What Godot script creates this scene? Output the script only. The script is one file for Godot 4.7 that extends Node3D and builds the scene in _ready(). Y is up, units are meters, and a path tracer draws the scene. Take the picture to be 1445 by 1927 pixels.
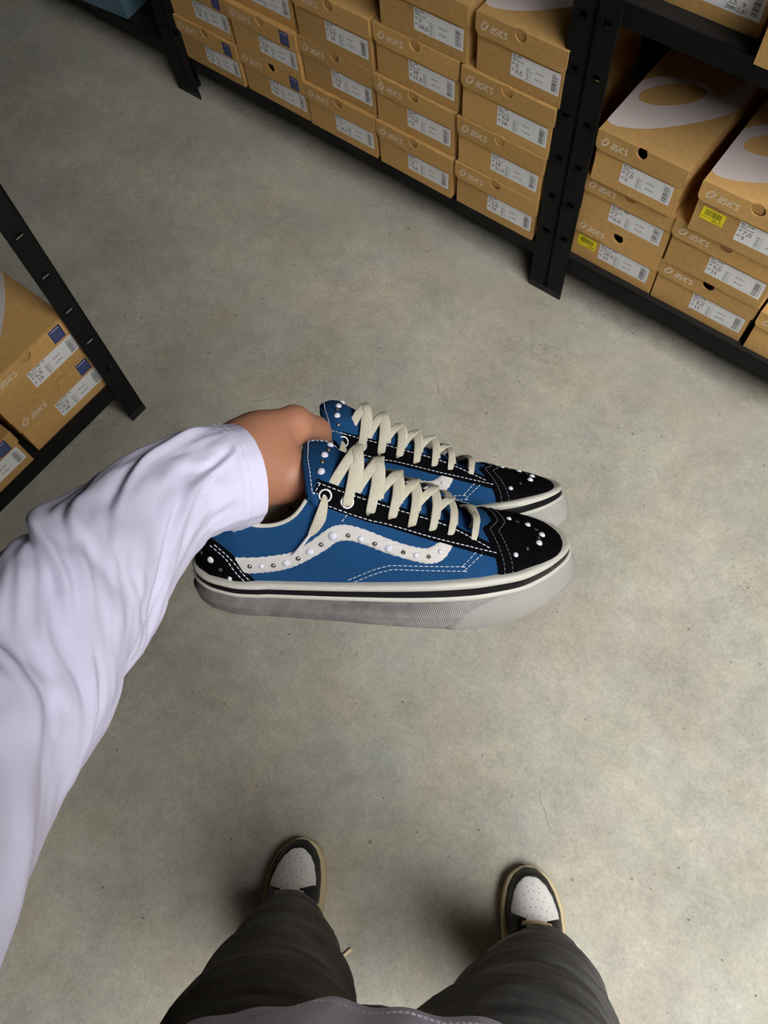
extends Node3D
# A hand holding a pair of studded canvas sneakers over a concrete floor, between black shelves of shoe boxes.

# ------------------------------------------------------------------ mesh building
class MB:
	var v := PackedVector3Array()
	var n := PackedVector3Array()
	var t := PackedVector2Array()
	var c := PackedColorArray()
	var ix := PackedInt32Array()
	var col := Color.WHITE

	func vert(p: Vector3, nn: Vector3, uv := Vector2.ZERO) -> int:
		v.push_back(p)
		n.push_back(nn)
		t.push_back(uv)
		c.push_back(col)
		return v.size() - 1

	func tri(a: int, b: int, d: int) -> void:
		var g := (v[b] - v[a]).cross(v[d] - v[a])
		ix.push_back(a)
		if g.dot(n[a] + n[b] + n[d]) > 0.0:
			ix.push_back(d)
			ix.push_back(b)
		else:
			ix.push_back(b)
			ix.push_back(d)

	func face(pts: Array, nn: Vector3, uvs := []) -> void:
		var f := v.size()
		for i in pts.size():
			vert(pts[i], nn, uvs[i] if uvs.size() > i else Vector2(pts[i].x + pts[i].z, pts[i].y + pts[i].z))
		for i in range(1, pts.size() - 1):
			tri(f, f + i, f + i + 1)

	# chamfered box
	func box(cn: Vector3, sz: Vector3, ch := 0.0, bs := Basis.IDENTITY) -> void:
		var h := sz * 0.5
		for ax in 3:
			var a1: int = (ax + 1) % 3
			var a2: int = (ax + 2) % 3
			for s in [-1.0, 1.0]:
				var nn := Vector3.ZERO
				nn[ax] = s
				var ps := []
				for q in [[-1, -1], [1, -1], [1, 1], [-1, 1]]:
					var p := Vector3.ZERO
					p[ax] = s * h[ax]
					p[a1] = q[0] * (h[a1] - ch)
					p[a2] = q[1] * (h[a2] - ch)
					ps.append(cn + bs * p)
				face(ps, bs * nn)
		if ch <= 0.0:
			return
		for ax in 3:
			var a1: int = (ax + 1) % 3
			var a2: int = (ax + 2) % 3
			for s1 in [-1.0, 1.0]:
				for s2 in [-1.0, 1.0]:
					var ps := []
					for q in [[-1, 0], [1, 0], [1, 1], [-1, 1]]:
						var p := Vector3.ZERO
						p[ax] = q[0] * (h[ax] - ch)
						p[a1] = s1 * (h[a1] - (ch if q[1] == 1 else 0.0))
						p[a2] = s2 * (h[a2] - (0.0 if q[1] == 1 else ch))
						ps.append(cn + bs * p)
					var nn := Vector3.ZERO
					nn[a1] = s1
					nn[a2] = s2
					face(ps, bs * nn.normalized())
		for sx in [-1.0, 1.0]:
			for sy in [-1.0, 1.0]:
				for sz2 in [-1.0, 1.0]:
					var s := Vector3(sx, sy, sz2)
					var ps := []
					for k in 3:
						var p := Vector3.ZERO
						for j in 3:
							p[j] = s[j] * (h[j] - (0.0 if j == k else ch))
						ps.append(cn + bs * p)
					face(ps, bs * s.normalized())

	# smooth sheet; normals point away from `inside`
	func grid(nu: int, nv: int, f: Callable, inside: Vector3, cu := false, cv := false, us := Vector2.ONE, colf = null) -> void:
		var f0 := v.size()
		var w := nv + 1
		var ps := PackedVector3Array()
		ps.resize((nu + 1) * w)
		for i in nu + 1:
			for j in w:
				ps[i * w + j] = f.call(float(i) / nu, float(j) / nv)
		var sign := 0.0
		var nn := PackedVector3Array()
		nn.resize(ps.size())
		for i in nu + 1:
			for j in w:
				var i0 := i - 1
				var i1 := i + 1
				if i0 < 0:
					i0 = nu - 1 if cu else 0
				if i1 > nu:
					i1 = 1 if cu else nu
				var j0 := j - 1
				var j1 := j + 1
				if j0 < 0:
					j0 = nv - 1 if cv else 0
				if j1 > nv:
					j1 = 1 if cv else nv
				var d := (ps[i1 * w + j] - ps[i0 * w + j]).cross(ps[i * w + j1] - ps[i * w + j0])
				if d.length_squared() < 1e-22:
					# a pole: look one step inwards
					var ii := clampi(i, 1, nu - 1)
					var jj := clampi(j, 1, nv - 1)
					d = (ps[(ii + 1) * w + jj] - ps[(ii - 1) * w + jj]).cross(ps[ii * w + jj + 1] - ps[ii * w + jj - 1])
				d = d.normalized()
				nn[i * w + j] = d
				sign += d.dot(ps[i * w + j] - inside)
		var s := 1.0 if sign >= 0.0 else -1.0
		for i in nu + 1:
			for j in w:
				if colf != null:
					col = colf.call(float(i) / nu, float(j) / nv)
				vert(ps[i * w + j], nn[i * w + j] * s, Vector2(float(i) / nu * us.x, float(j) / nv * us.y))
		col = Color.WHITE
		for i in nu:
			for j in nv:
				var a := f0 + i * w + j
				tri(a, a + w, a + w + 1)
				tri(a, a + w + 1, a + 1)

	# round bar along points; rad is a number or an array
	func tube(pts: Array, rad, sides := 8, cap := true) -> void:
		var m := pts.size()
		var ref := Vector3.UP
		var fr := []
		var prev := Vector3.ZERO
		for i in m:
			var tg: Vector3 = (pts[mini(i + 1, m - 1)] - pts[maxi(i - 1, 0)]).normalized()
			if i == 0:
				prev = ref.cross(tg)
				if prev.length() < 0.2:
					prev = Vector3.RIGHT.cross(tg)
			prev = (prev - tg * prev.dot(tg)).normalized()
			fr.append([prev, tg.cross(prev), tg])
		var f0 := v.size()
		var along := 0.0
		for i in m:
			if i > 0:
				along += pts[i].distance_to(pts[i - 1])
			var r: float = rad[i] if rad is Array else rad
			for j in sides + 1:
				var a := TAU * j / sides
				var d: Vector3 = fr[i][0] * cos(a) + fr[i][1] * sin(a)
				vert(pts[i] + d * r, d, Vector2(along, float(j) / sides))
		for i in m - 1:
			for j in sides:
				var a := f0 + i * (sides + 1) + j
				tri(a, a + sides + 1, a + sides + 2)
				tri(a, a + sides + 2, a + 1)
		if cap:
			for e in [0, m - 1]:
				var nn: Vector3 = fr[e][2] * (-1.0 if e == 0 else 1.0)
				var r: float = rad[e] if rad is Array else rad
				var ps := []
				for j in sides:
					var a := TAU * j / sides
					ps.append(pts[e] + (fr[e][0] * cos(a) + fr[e][1] * sin(a)) * r)
				face(ps, nn)

	# flat ribbon with rounded edges along points; ns = outward direction at each point
	func ribbon(pts: Array, ns: Array, wid, th: float) -> void:
		var m := pts.size()
		var f0 := v.size()
		var along := 0.0
		var k := 10
		for i in m:
			if i > 0:
				along += pts[i].distance_to(pts[i - 1])
			var tg: Vector3 = (pts[mini(i + 1, m - 1)] - pts[maxi(i - 1, 0)]).normalized()
			var nn: Vector3 = (ns[i] - tg * ns[i].dot(tg)).normalized()
			var side := tg.cross(nn)
			var w: float = wid[i] if wid is Array else wid
			for j in k + 1:
				var a := TAU * j / k
				var ca := cos(a)
				var sa := sin(a)
				var px := signf(ca) * pow(absf(ca), 0.55) * w * 0.5
				var py := signf(sa) * pow(absf(sa), 0.8) * th * 0.5
				vert(pts[i] + side * px + nn * py, (side * ca * 0.35 + nn * sa).normalized(), Vector2(along * 100.0, px * 100.0))
		for i in m - 1:
			for j in k:
				var a := f0 + i * (k + 1) + j
				tri(a, a + k + 1, a + k + 2)
				tri(a, a + k + 2, a + 1)
		for e in [0, m - 1]:
			var ps := []
			for j in k:
				ps.append(v[f0 + e * (k + 1) + j])
			var d: Vector3 = (pts[e] - pts[1 if e == 0 else m - 2]).normalized()
			face(ps, d)

	# extruded outline: poly in the xy plane of xf, from z0 to z1
	func extrude(poly: PackedVector2Array, xf: Transform3D, z0: float, z1: float, sides := true) -> void:
		var idx := Geometry2D.triangulate_polygon(poly)
		for z in ([z0, z1] if sides else [z1]):
			var f0 := v.size()
			var nn := xf.basis.z.normalized() * (1.0 if z == z1 else -1.0)
			for p in poly:
				vert(xf * Vector3(p.x, p.y, z), nn, p)
			for i in range(0, idx.size(), 3):
				tri(f0 + idx[i], f0 + idx[i + 1], f0 + idx[i + 2])
		if not sides:
			return
		var cw := Geometry2D.is_polygon_clockwise(poly)
		for i in poly.size():
			var a := poly[i]
			var b := poly[(i + 1) % poly.size()]
			var d := (b - a).normalized()
			var o := Vector2(-d.y, d.x) if cw else Vector2(d.y, -d.x)
			face([xf * Vector3(a.x, a.y, z0), xf * Vector3(b.x, b.y, z0), xf * Vector3(b.x, b.y, z1), xf * Vector3(a.x, a.y, z1)], (xf.basis * Vector3(o.x, o.y, 0)).normalized(), [a, b, b, a])

	# half ball (dome) or whole ball
	func dome(at: Vector3, up: Vector3, r: float, flat := 0.8, sg := 12, rings := 5) -> void:
		var b := frame(up)
		grid(sg, rings, func(u: float, w: float) -> Vector3: return at + b * Vector3(cos(u * TAU) * cos(w * PI / 2) * r, sin(w * PI / 2) * r * flat, sin(u * TAU) * cos(w * PI / 2) * r), at - up * r, true)

	func frame(up: Vector3) -> Basis:
		var y := up.normalized()
		var x := (Vector3.RIGHT if absf(y.x) < 0.8 else Vector3.UP).cross(y).normalized()
		return Basis(x, y, x.cross(y))

	func ring(at: Vector3, up: Vector3, r0: float, r1: float, sg := 18) -> void:
		var b := frame(up)
		grid(sg, 8, func(u: float, w: float) -> Vector3: return at + b * Vector3(cos(u * TAU) * (r0 + r1 * cos(w * TAU)), r1 * sin(w * TAU), sin(u * TAU) * (r0 + r1 * cos(w * TAU))), at, true, true)

	func mesh() -> ArrayMesh:
		var a := []
		a.resize(Mesh.ARRAY_MAX)
		a[Mesh.ARRAY_VERTEX] = v
		a[Mesh.ARRAY_NORMAL] = n
		a[Mesh.ARRAY_TEX_UV] = t
		a[Mesh.ARRAY_COLOR] = c
		a[Mesh.ARRAY_INDEX] = ix
		var m := ArrayMesh.new()
		m.add_surface_from_arrays(Mesh.PRIMITIVE_TRIANGLES, a)
		return m

# ------------------------------------------------------------------ smooth bodies: capsules joined by a smooth minimum, meshed as surface nets
class Nets:
	var lo: Vector3
	var dim: Vector3i
	var cell: float
	var f := PackedFloat32Array()

	func start(a: Vector3, b: Vector3, cl: float) -> void:
		lo = a
		cell = cl
		dim = Vector3i(((b - a) / cl).ceil()) + Vector3i.ONE
		f.resize(dim.x * dim.y * dim.z)
		f.fill(10.0)

	# sq squashes the capsule along the direction `flat`
	func bone(a: Vector3, b: Vector3, ra: float, rb: float, k: float, flat := Vector3.ZERO, sq := 1.0) -> void:
		var m := maxf(ra, rb) * maxf(1.0, sq) + k + cell * 2.0
		var p0 := Vector3i(((a.min(b) - Vector3.ONE * m - lo) / cell).floor()).clamp(Vector3i.ZERO, dim - Vector3i.ONE)
		var p1 := Vector3i(((a.max(b) + Vector3.ONE * m - lo) / cell).ceil()).clamp(Vector3i.ZERO, dim - Vector3i.ONE)
		var ab := b - a
		var l2 := maxf(ab.length_squared(), 1e-9)
		var use := sq != 1.0
		for z in range(p0.z, p1.z + 1):
			for y in range(p0.y, p1.y + 1):
				var o := (z * dim.y + y) * dim.x
				for x in range(p0.x, p1.x + 1):
					var p := lo + Vector3(x, y, z) * cell
					var h := clampf((p - a).dot(ab) / l2, 0.0, 1.0)
					var q := p - a - ab * h
					if use:
						q += flat * q.dot(flat) * (1.0 / sq - 1.0)
					var d := q.length() - lerpf(ra, rb, h)
					var e := f[o + x]
					var g := maxf(k - absf(d - e), 0.0) / k
					f[o + x] = minf(d, e) - g * g * k * 0.25

	func cut(at: Vector3, nn: Vector3) -> void:  # keeps what lies behind the plane
		for z in dim.z:
			for y in dim.y:
				for x in dim.x:
					var o := (z * dim.y + y) * dim.x + x
					f[o] = maxf(f[o], (lo + Vector3(x, y, z) * cell - at).dot(nn))

	func build(mb: MB, bend = null) -> void:
		var idx := PackedInt32Array()
		idx.resize(f.size())
		idx.fill(-1)
		var f0 := mb.v.size()
		var st := [0, 1, dim.x, dim.x + 1, dim.x * dim.y, dim.x * dim.y + 1, dim.x * dim.y + dim.x, dim.x * dim.y + dim.x + 1]
		var offs := [Vector3(0, 0, 0), Vector3(1, 0, 0), Vector3(0, 1, 0), Vector3(1, 1, 0), Vector3(0, 0, 1), Vector3(1, 0, 1), Vector3(0, 1, 1), Vector3(1, 1, 1)]
		var edges := [[0, 1], [2, 3], [4, 5], [6, 7], [0, 2], [1, 3], [4, 6], [5, 7], [0, 4], [1, 5], [2, 6], [3, 7]]
		for z in dim.z - 1:
			for y in dim.y - 1:
				for x in dim.x - 1:
					var o := (z * dim.y + y) * dim.x + x
					var inn := 0
					var best := 9.0
					for s in st:
						if f[o + s] < 0.0:
							inn += 1
					if inn == 0 or inn == 8:
						continue
					var sum := Vector3.ZERO
					var cnt := 0
					for e in edges:
						var da := f[o + st[e[0]]]
						var db := f[o + st[e[1]]]
						if (da < 0.0) != (db < 0.0):
							sum += offs[e[0]].lerp(offs[e[1]], da / (da - db))
							cnt += 1
					idx[o] = mb.vert(lo + (Vector3(x, y, z) + sum / cnt) * cell, Vector3.ZERO)
		var quads := PackedInt32Array()
		for z in range(1, dim.z - 1):
			for y in range(1, dim.y - 1):
				for x in range(1, dim.x - 1):
					var o := (z * dim.y + y) * dim.x + x
					var inside := f[o] < 0.0
					for ax in 3:
						var s: int = [1, dim.x, dim.x * dim.y][ax]
						if (f[o + s] < 0.0) == inside:
							continue
						var u: int = [dim.x, dim.x * dim.y, 1][ax]
						var w: int = [dim.x * dim.y, 1, dim.x][ax]
						var a := idx[o]
						var b := idx[o - u]
						var cc := idx[o - u - w]
						var d := idx[o - w]
						if a < 0 or b < 0 or cc < 0 or d < 0:
							continue
						if inside:
							quads.append_array(PackedInt32Array([a, b, cc, d]))
						else:
							quads.append_array(PackedInt32Array([a, d, cc, b]))
		for pass_no in 2:
			if pass_no == 1:
				if bend == null:
					break
				for i in range(f0, mb.v.size()):
					mb.v[i] += mb.n[i].normalized() * float(bend.call(mb.v[i], mb.n[i].normalized()))
					mb.n[i] = Vector3.ZERO
			for q in range(0, quads.size(), 4):
				var g := (mb.v[quads[q + 2]] - mb.v[quads[q]]).cross(mb.v[quads[q + 3]] - mb.v[quads[q + 1]])
				for j in 4:
					mb.n[quads[q + j]] += g
		for i in range(f0, mb.v.size()):
			mb.n[i] = mb.n[i].normalized()
			mb.t[i] = Vector2(mb.v[i].x + mb.v[i].z, mb.v[i].y)
		for q in range(0, quads.size(), 4):
			mb.tri(quads[q], quads[q + 1], quads[q + 2])
			mb.tri(quads[q], quads[q + 2], quads[q + 3])

# ------------------------------------------------------------------ a shoe's shape: tables of its outline and profile along its length
class Last:
	var cen: PackedVector2Array
	var hwt: PackedVector2Array
	var spr: PackedVector2Array
	var top: PackedVector2Array
	var rid: PackedVector2Array
	var sg := 1.0
	var tip := 0.287
	var inset := 0.004
	var lean := 0.0
	var out_p := []   # outline points (x, z)
	var out_n := []
	var out_s := []

	static func pv(a: Array) -> PackedVector2Array:
		var r := PackedVector2Array()
		for q in a:
			r.push_back(Vector2(q[0], q[1]))
		return r

	static func sm(t: PackedVector2Array, x: float) -> float:
		var m := t.size()
		if x <= t[0].x:
			return t[0].y
		if x >= t[m - 1].x:
			return t[m - 1].y
		var i := 0
		while i < m - 2 and t[i + 1].x <= x:
			i += 1
		var h := t[i + 1].x - t[i].x
		var s := (x - t[i].x) / h
		var m0 := (t[i + 1].y - t[maxi(i - 1, 0)].y) / (t[i + 1].x - t[maxi(i - 1, 0)].x)
		var m1 := (t[mini(i + 2, m - 1)].y - t[i].y) / (t[mini(i + 2, m - 1)].x - t[i].x)
		var s2 := s * s
		var s3 := s2 * s
		return (2 * s3 - 3 * s2 + 1) * t[i].y + (s3 - 2 * s2 + s) * h * m0 + (3 * s2 - 2 * s3) * t[i + 1].y + (s3 - s2) * h * m1

	func hw(x: float) -> float:
		var m := hwt.size()
		if x <= hwt[0].x:
			return hwt[0].y
		for i in m - 1:
			if x <= hwt[i + 1].x:
				return lerpf(hwt[i].y, hwt[i + 1].y, (x - hwt[i].x) / (hwt[i + 1].x - hwt[i].x))
		return 0.0

	func half(x: float) -> float:
		if lean <= 0.0:
			return maxf(hw(x) - inset, 0.0)
		var k := smoothstep(0.23, tip, x)
		var xx := x if x < 0.22 else 0.22 + (x - 0.22) * (0.2945 - 0.22) / (tip - 0.22)
		return maxf(hw(xx) * (1.0 - 0.05 * k) - inset * (1.0 - k), 0.0)

	func ce(x: float) -> float:
		return sg * sm(cen, x)

	func ty(x: float) -> float:
		return sm(top, x)

	func rd(x: float) -> float:
		return maxf(sm(rid, minf(x, tip)), ty(x) - 0.001)

	func s(x: float, th: float, side := 1.0) -> Vector3:
		var w := half(x)
		var b := ty(x) - 0.002
		return Vector3(x, b + (rd(x) - b) * sin(th), ce(x) + side * w * cos(th))

	func th_of(x: float, y: float) -> float:
		var b := ty(x) - 0.002
		return asin(clampf((y - b) / maxf(rd(x) - b, 1e-4), 0.0, 1.0))

	func nrm(x: float, th: float, side := 1.0) -> Vector3:
		var e := 0.0015
		var x0 := clampf(x - e, 0.0012, tip)
		var x1 := clampf(x + e, 0.0012, tip)
		var d := (s(x1, th, side) - s(x0, th, side)).cross(s(x, th + 0.03, side) - s(x, th - 0.03, side))
		if d.length() < 1e-12:
			return Vector3(1 if x > 0.1 else -1, 0, 0)
		d = d.normalized()
		var want := Vector3(-0.3 if x < 0.1 else 0.2, 0.3, side)
		return d if d.dot(want) > 0.0 else -d

	# the point of the side at length x and height y, lifted by off
	func at(x: float, y: float, side := 1.0, off := 0.0) -> Vector3:
		var th := th_of(x, y)
		var p := s(x, th, side)
		return p + nrm(x, th, side) * off if off != 0.0 else p

	func an(x: float, y: float, side := 1.0) -> Vector3:
		return nrm(x, th_of(x, y), side)

	# the point seen from above at (x, z)
	func over(x: float, z: float, off := 0.0) -> Vector3:
		var w := maxf(half(x), 1e-5)
		var q := clampf((z - ce(x)) / w, -1.0, 1.0)
		var th := acos(absf(q))
		var side := 1.0 if q >= 0.0 else -1.0
		return s(x, th, side) + nrm(x, th, side) * off

	func outline(m := 180) -> void:
		var raw := []
		var k := 160
		var xe := hwt[hwt.size() - 1].x
		for i in k + 1:
			var x := xe * (0.5 - 0.5 * cos(PI * i / k))
			raw.append(Vector2(x, ce(x) + hw(x)))
		for i in range(k - 1, 0, -1):
			var x := xe * (0.5 - 0.5 * cos(PI * i / k))
			raw.append(Vector2(x, ce(x) - hw(x)))
		for it in 10:
			var nx := []
			for i in raw.size():
				nx.append((raw[i - 1] + raw[i] * 2.0 + raw[(i + 1) % raw.size()]) * 0.25)
			raw = nx
		var tot := 0.0
		var acc := [0.0]
		for i in raw.size():
			tot += raw[i].distance_to(raw[(i + 1) % raw.size()])
			acc.append(tot)
		var j := 0
		for i in m:
			var d := tot * i / m
			while acc[j + 1] < d:
				j += 1
			out_p.append(raw[j].lerp(raw[(j + 1) % raw.size()], (d - acc[j]) / maxf(acc[j + 1] - acc[j], 1e-9)))
			out_s.append(d)
		for i in m:
			var tg: Vector2 = (out_p[(i + 1) % m] - out_p[i - 1]).normalized()
			var nn := Vector2(-tg.y, tg.x)
			if nn.dot(out_p[i] - Vector2(0.14, 0)) < 0.0 and absf(out_p[i].y) > 0.02:
				nn = -nn
			out_n.append(nn)
		if out_n[m / 4].y * out_p[m / 4].y < 0.0:
			for i in m:
				out_n[i] = -out_n[i]

	# a point of the sole's wall: i-th place round the outline, share f of the height, pushed out by off
	func wall(i: int, f: float, off: float) -> Vector3:
		var lx: float = out_p[posmod(i, out_p.size())].x
		var p: Vector2 = out_p[posmod(i, out_p.size())] + out_n[posmod(i, out_p.size())] * (off - lean * f * smoothstep(0.235, 0.288, lx))
		var x: float = clampf(out_p[posmod(i, out_p.size())].x, 0, 0.31)
		return Vector3(p.x, lerpf(sm(spr, x), ty(x), f), p.y)

# ------------------------------------------------------------------ naming
var used := {}
var M := {}
var rng := RandomNumberGenerator.new()

func numbered(called: String) -> String:
	var k: int = used.get(called, 0)
	used[called] = k + 1
	return called if k == 0 else "%s_%03d" % [called, k]

func thing(called: String, label: String, category: String, xf := Transform3D.IDENTITY, group := "") -> Node3D:
	var o := Node3D.new()
	o.name = numbered(called)
	add_child(o, true)
	o.transform = xf
	o.set_meta("label", label)
	o.set_meta("category", category)
	if group:
		o.set_meta("group", group)
	return o

func part(called: String, mesh: Mesh, m: Material, parent: Node3D, label := "", stuff := false) -> MeshInstance3D:
	var o := MeshInstance3D.new()
	o.mesh = mesh
	o.material_override = m
	var k := 0
	var nm := called
	while parent.has_node(NodePath(nm)):
		k += 1
		nm = "%s_%03d" % [called, k]
	o.name = nm
	parent.add_child(o, true)
	if label:
		o.set_meta("label", label)
	if stuff:
		o.set_meta("kind", "stuff")
	return o

func struct(called: String, mb: MB, m: Material) -> MeshInstance3D:
	var o := part(called, mb.mesh(), m, self)
	o.set_meta("kind", "structure")
	return o

# ------------------------------------------------------------------ materials
func mat(col: Color, rough := 0.8, metal := 0.0) -> StandardMaterial3D:
	var m := StandardMaterial3D.new()
	m.albedo_color = col
	m.roughness = rough
	m.metallic = metal
	m.cull_mode = BaseMaterial3D.CULL_DISABLED
	return m

func c8(r: int, g: int, b: int) -> Color:
	return Color(r / 255.0, g / 255.0, b / 255.0)

func noise(freq: float, oct := 4, sd := 1, kind := FastNoiseLite.TYPE_SIMPLEX_SMOOTH) -> FastNoiseLite:
	var f := FastNoiseLite.new()
	f.seed = sd
	f.noise_type = kind
	f.frequency = freq
	f.fractal_octaves = oct
	return f

func tex(im: Image) -> ImageTexture:
	return ImageTexture.create_from_image(im)

func grey(w: int, fr: float, oct: int, sd: int, kind := FastNoiseLite.TYPE_SIMPLEX_SMOOTH) -> PackedByteArray:
	var im := noise(fr, oct, sd, kind).get_seamless_image(w, w)
	im.convert(Image.FORMAT_L8)
	return im.get_data()

func bump_tex(w: int, f: Callable, strength := 4.0) -> ImageTexture:
	var im := Image.create(w, w, false, Image.FORMAT_RGBA8)
	for y in w:
		for x in w:
			var h: float = f.call(x, y)
			im.set_pixel(x, y, Color(h, h, h))
	im.bump_map_to_normal_map(strength)
	return tex(im)

func concrete() -> StandardMaterial3D:
	var w := 1600
	var a := grey(w, 0.0045, 4, 3)     # broad blotches
	var b := grey(w, 0.022, 4, 11)     # mottling
	var d := grey(w, 0.16, 3, 21)      # grain
	var e := grey(w, 0.008, 3, 31)     # tint
	var g := grey(w, 0.06, 3, 41)
	var by := PackedByteArray()
	by.resize(w * w * 3)
	for i in w * w:
		var k := 0.5 + (a[i] - 128) / 255.0 * 0.30 + (b[i] - 128) / 255.0 * 0.20 + (d[i] - 128) / 255.0 * 0.24 + (g[i] - 128) / 255.0 * 0.15
		var tn := (e[i] - 128) / 255.0
		var base := 190.0 + (k - 0.5) * 96.0
		var gp := (a[(i + 777777) % (w * w)] - 128) / 255.0 * 0.9 + (e[(i + 320000) % (w * w)] - 128) / 255.0 * 0.5
		by[i * 3] = clampi(int(base * (1.0 + tn * 0.02 + gp * 0.026)), 0, 255)
		by[i * 3 + 1] = clampi(int(base * (0.972 - gp * 0.012)), 0, 255)
		by[i * 3 + 2] = clampi(int(base * (0.880 - tn * 0.04 - gp * 0.016)), 0, 255)
	var im := Image.create_from_data(w, w, false, Image.FORMAT_RGB8, by)
	# pits, grit, scuffs and rust-brown stains
	var r := RandomNumberGenerator.new()
	r.seed = 77
	for k in 2600:
		var px := r.randi_range(3, w - 5)
		var py := r.randi_range(3, w - 5)
		var dark := r.randf() < 0.72
		var sz := 1 if r.randf() < 0.86 else 2
		var cc := im.get_pixel(px, py)
		im.fill_rect(Rect2i(px, py, sz, sz), cc.darkened(r.randf_range(0.12, 0.5)) if dark else cc.lightened(r.randf_range(0.1, 0.35)))
	for k in 130:  # rust-brown spots
		var q := Vector2i(r.randi_range(5, w - 6), r.randi_range(5, w - 6))
		var rad := r.randf_range(0.8, 2.3)
		for y in range(-3, 4):
			for x in range(-3, 4):
				if Vector2(x, y).length() <= rad:
					im.set_pixelv(q + Vector2i(x, y), im.get_pixelv(q + Vector2i(x, y)).lerp(Color(0.40, 0.28, 0.16), 0.6 * (1.0 - 0.7 * Vector2(x, y).length() / rad)))
	for k in 26:  # pale scaly patches and dark gritty ones
		var q := Vector2(r.randf_range(80, w - 80), r.randf_range(80, w - 80))
		var sp := r.randf_range(14, 48)
		var pale := k % 3 != 0
		for n in 150:
			var o := q + Vector2(r.randfn(0, sp), r.randfn(0, sp * 0.7))
			if o.x > 3 and o.y > 3 and o.x < w - 4 and o.y < w - 4:
				var wv := r.randi_range(1, 4)
				for h in wv:
					var u := Vector2i(o) + Vector2i(h, r.randi_range(-1, 1))
					im.set_pixelv(u, im.get_pixelv(u).lightened(0.16) if pale else im.get_pixelv(u).darkened(0.14))
	for k in 90:
		var p := Vector2(r.randf_range(60, w - 60), r.randf_range(60, w - 60))
		var ang := r.randf() * TAU
		var ln := r.randi_range(6, 46)
		var light := r.randf() < 0.45
		for q in ln:
			p += Vector2(cos(ang), sin(ang))
			ang += r.randf_range(-0.12, 0.12)
			if p.x < 2 or p.y < 2 or p.x > w - 3 or p.y > w - 3:
				break
			var cc := im.get_pixel(int(p.x), int(p.y))
			im.set_pixel(int(p.x), int(p.y), cc.lightened(0.13) if light else cc.darkened(0.2))
	for k in 26:
		var p := Vector2(r.randf_range(60, w - 60), r.randf_range(60, w - 60))
		var rad := r.randf_range(8, 34)
		var st := Color(0.50, 0.42, 0.29) if r.randf() < 0.55 else Color(0.44, 0.45, 0.40)
		for y in range(-int(rad), int(rad)):
			for x in range(-int(rad), int(rad)):
				var dd := Vector2(x, y * 1.5).length() / rad
				if dd < 1.0:
					var q := Vector2i(int(p.x) + x, int(p.y) + y)
					if q.x >= 0 and q.y >= 0 and q.x < w and q.y < w:
						im.set_pixelv(q, im.get_pixelv(q).lerp(st, (1.0 - dd) * (1.0 - dd) * 0.16 * (0.4 + g[q.y * w + q.x] / 200.0)))
	var m := mat(Color.WHITE, 0.62)
	m.albedo_texture = tex(im)
	m.metallic_specular = 0.35
	m.uv1_triplanar = true
	m.uv1_world_triplanar = true
	m.uv1_scale = Vector3.ONE * 0.42
	var nm := noise(0.12, 4, 9).get_seamless_image(512, 512)
	nm.convert(Image.FORMAT_RGBA8)
	nm.bump_map_to_normal_map(1.2)
	m.normal_enabled = true
	m.normal_texture = tex(nm)
	m.normal_scale = 0.25
	return m

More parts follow.
